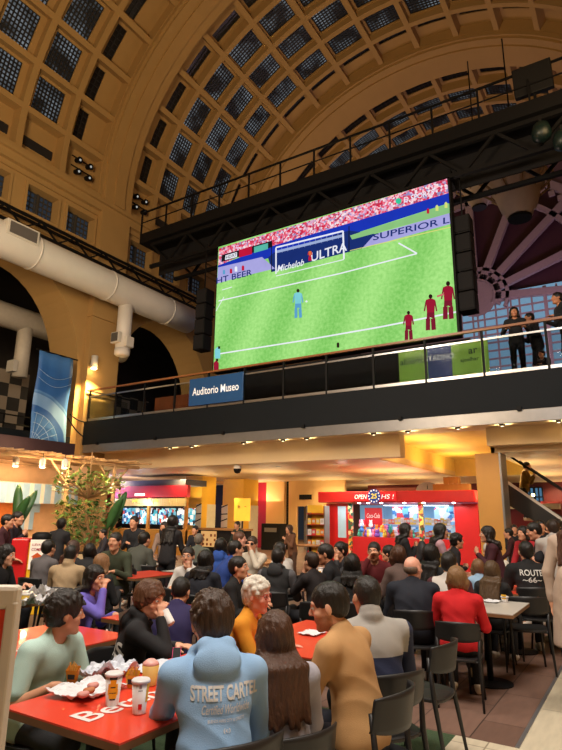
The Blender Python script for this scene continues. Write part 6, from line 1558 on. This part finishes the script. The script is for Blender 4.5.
p = atZ(87, 694, .75); crumple('burger_wrapper', ((-.13, -.17), (.12, -.12), (.10, .18), (-.14, .14)), (p.x, p.y, .7525), paper, 'crumpled white burger paper spread on the front red table', 2, .045)
p = atZ(100, 680, .75); crumple('burger_wrapper', ((-.10, -.12), (.12, -.10), (.12, .16), (-.10, .14)), (p.x-.03, p.y+.06, .7525), paper2, 'bluish folded wrapper standing behind the white burger paper', 5, .085)
p = atZ(158, 668, .75); crumple('paper_sheet', ((-.12, -.15), (.12, -.15), (.12, .15), (-.12, .15)), (p.x, p.y, .7525), paper2, 'flat white tray paper beside the blue hoodie sleeve', 8, .008, 'paper')
for i, (px, py) in enumerate(((88, 693), (92, 688), (82, 697))):
    p = atZ(px, py, .79); o = Blob().ell((0, 0, 0), (.03, .022, .014), k=.01).ell((.015, .01, .006), (.018, .015, .012), k=.01).build('food_scrap', mat('food_pink' if i else 'food_brown', srgb('c88a80' if i else 'b06a3c'), .6), None, .005); o.location = (p.x, p.y, .80); tag(o, ['brown bite of food left in the white burger paper', 'pink piece of food in the white burger paper, right one', 'pink piece of food in the white burger paper, left one'][i], 'food')
def fries(px, py, label, c1, seed):
    p = atZ(px, py, .75); e = empty('fries_box', (p.x, p.y, .7525), R(25), label, 'fries box'); rr = random.Random(seed)
    e.scale = (.62, .62, .62)
    MB().add([(-.035, -.02, 0), (.035, -.02, 0), (.035, .02, 0), (-.035, .02, 0), (-.055, -.03, .10), (.055, -.03, .10), (.055, .03, .13), (-.055, .03, .13)], [(3, 2, 1, 0), (0, 1, 5, 4), (1, 2, 6, 5), (2, 3, 7, 6), (3, 0, 4, 7)]).build('carton', mat('fries_carton_'+c1, srgb(c1), .5), e)
    for i in range(16): x, y = rr.uniform(-.04, .04), rr.uniform(-.018, .022); MB().beam((x*.8, y, .04), (x+rr.uniform(-.01, .01), y+rr.uniform(-.01, .01), .13+rr.uniform(0, .035)), .008).build('fry', mat('fried_potato', srgb('d8a048'), .6), e)
    mk('carton_print', [(-.03, -.0285, .03), (.03, -.0285, .03), (.034, -.0305, .07), (-.034, -.0305, .07)], [(0, 1, 2, 3)], mat('carton_dark_print', (.03, .03, .03), .5), e)
fries(132, 688, 'yellow carton of fries standing left of the kraft tub', 'e0a828', 1)
p = atZ(140, 687, .75); o = cup((p.x+.02, p.y+.05, .7525), 'short kraft tub with pink sauce top behind the two paper cups', 'x', h=.10, lid=False, r0=.036, r1=.046, body=mat('kraft_tub', srgb('d0a858'), .6))
MB().lathe([(.045, .097), (.042, .112), (.02, .128), (.005, .13)], n=16).build('sauce', mat('pink_sauce', srgb('e0a8a0'), .4), o, True)
fries(72, 683, 'small orange snack sleeve at the left end of the burger paper', 'd88a28', 6)
p = atZ(176, 664, .75); t = empty('phone', (p.x, p.y, .80), R(40), 'phone with a pink case held near the blue hoodie sleeve', 'phone'); MB().box((0, 0, .0), (.07, .145, .009)).build('case', mat('pink_case', srgb('d02a70'), .4), t, bevel=.003); MB().box((0, 0, .0055), (.062, .135, .002)).build('screen', M_black, t); t.rotation_euler = (R(40), 0, R(40)); t.scale = (.75, .75, .75)
for i, (px, py, l) in enumerate(((30, 606, 'crumpled white bag on the grey table at the left edge'), (44, 598, 'crumpled white bag beside the yellow box on the grey table'))):
    p = atZ(px, py, .75); o = crumple('paper_bag', ((-.16, -.12), (.16, -.12), (.14, .14), (-.14, .14)), (p.x, p.y, .7525), paper, l, 11+i, .12, 'bag')
p = atZ(31, 603, .75); t = empty('food_box', (p.x+.05, p.y-.1, .7525), R(40), 'small yellow takeaway box on the grey table at the left', 'box'); MB().box((0, 0, .045), (.08, .08, .09)).build('carton', mat('box_yellow', srgb('d8b440'), .5), t); MB().box((0, 0, .095), (.084, .084, .01)).build('lid', M_white, t)
small = [(137, 559, 'white cup on the narrow grey table'), (120, 548, 'pale cup on the brown topped table'), (268, 556, 'white cup on the brown table in the middle'), (300, 575, 'tall white cup behind the white haired woman'), (183, 567, 'small pale cup in front of the child in white'), (445, 588, 'white cup on the grey white table left of the red sweater'), (362, 572, 'white cup by the man in maroon'), (505, 602, 'flat white cup on the table right of the red sweater')]
for px, py, l in small: p = ontable(atZ(px, py, .75)); cup((p.x, p.y, .7525), l, 'y', h=.12 if '505' not in str(px) else .05)
for px, py, l in ((492, 602, 'folded leaflet lying on the table right of the red sweater'), (258, 559, 'crumpled napkin on the brown table in the middle'), (312, 634, 'white napkin on the red table beside the mustard sleeve'), (335, 572, 'white napkin on the red table by the maroon sweater')):
    p = ontable(atZ(px, py, .75), .11); crumple('napkin', ((-.08, -.1), (.08, -.1), (.08, .1), (-.08, .1)), (p.x, p.y, .7525), paper, l, int(px), .015, 'napkin')
# leather jacket hung over a chair between the bald man and the red sweater
p = atZ(408, 600, .8); o = Blob().cap((-.2, 0, .78), (.2, 0, .78), .07, .07, .05).cap((-.17, -.05, .75), (-.15, -.07, .5), .08, .07, .05).cap((.17, -.05, .75), (.15, -.07, .5), .08, .07, .05).cap((0, -.05, .72), (0, -.08, .52), .12, .1, .05).build('leather_jacket', mat('black_leather', (.012, .012, .013), .3), None, .012, fold=.006); o.location = (p.x, p.y, 0); o.rotation_euler = (0, 0, R(30)); tag(o, 'black leather jacket hung on a chair between navy jacket and red sweater', 'jacket')
chair(p.x, p.y+.22, 25, 'black cafe chair carrying the black leather jacket')
# menu board at the left edge
p = atD(21, 592, 1.75); t = empty('menu_board', (p.x-.115*cos(R(36)), p.y-.115*sin(R(36)), 0), R(36), 'red menu board with beige frame cut by the left edge', 'board')
def lean(o): return o
lean(MB().bb(-.42, .085, -.012, .012, .45, 1.40).build('panel', mat('board_red', srgb('d23a22'), .4), t)); lean(MB().bb(-.45, .115, -.02, .02, 1.40, 1.46).build('frame_top', mat('board_frame', srgb('c9c0b0'), .5), t, bevel=.012)); lean(MB().bb(.085, .115, -.02, .02, .02, 1.42).build('frame_side', MATS['board_frame'], t, bevel=.006))
lean(MB().bb(-.45, -.42, -.02, .02, .02, 1.42).build('frame_side', MATS['board_frame'], t, bevel=.006))
MB().beam((-.2, -.35, 0), (-.2, .02, 1.2), .02).build('rear_leg', M_grey, t)
# clear grey chair at the near end of the front table
gc = chair(-2.62, 1.42, 5, 'grey plastic chair at the near end of the front red table')
for ch in gc.children:
    ch.data = ch.data.copy(); ch.data.materials.clear(); ch.data.materials.append(mat('grey_chair_plastic', (.30, .31, .33), .3, var=.05))

if globals().get('DBG'):
    for i, r in enumerate(PEOPLE):
        for j in range(i):
            q = PEOPLE[j]; d = np.hypot(*(r['root'][:2]-q['root'][:2]))
            if d < .55: print('NEAR', round(float(d), 2), r['e']['label'][:50], '|', q['e']['label'][:50], r['root'][:2].round(2), q['root'][:2].round(2))
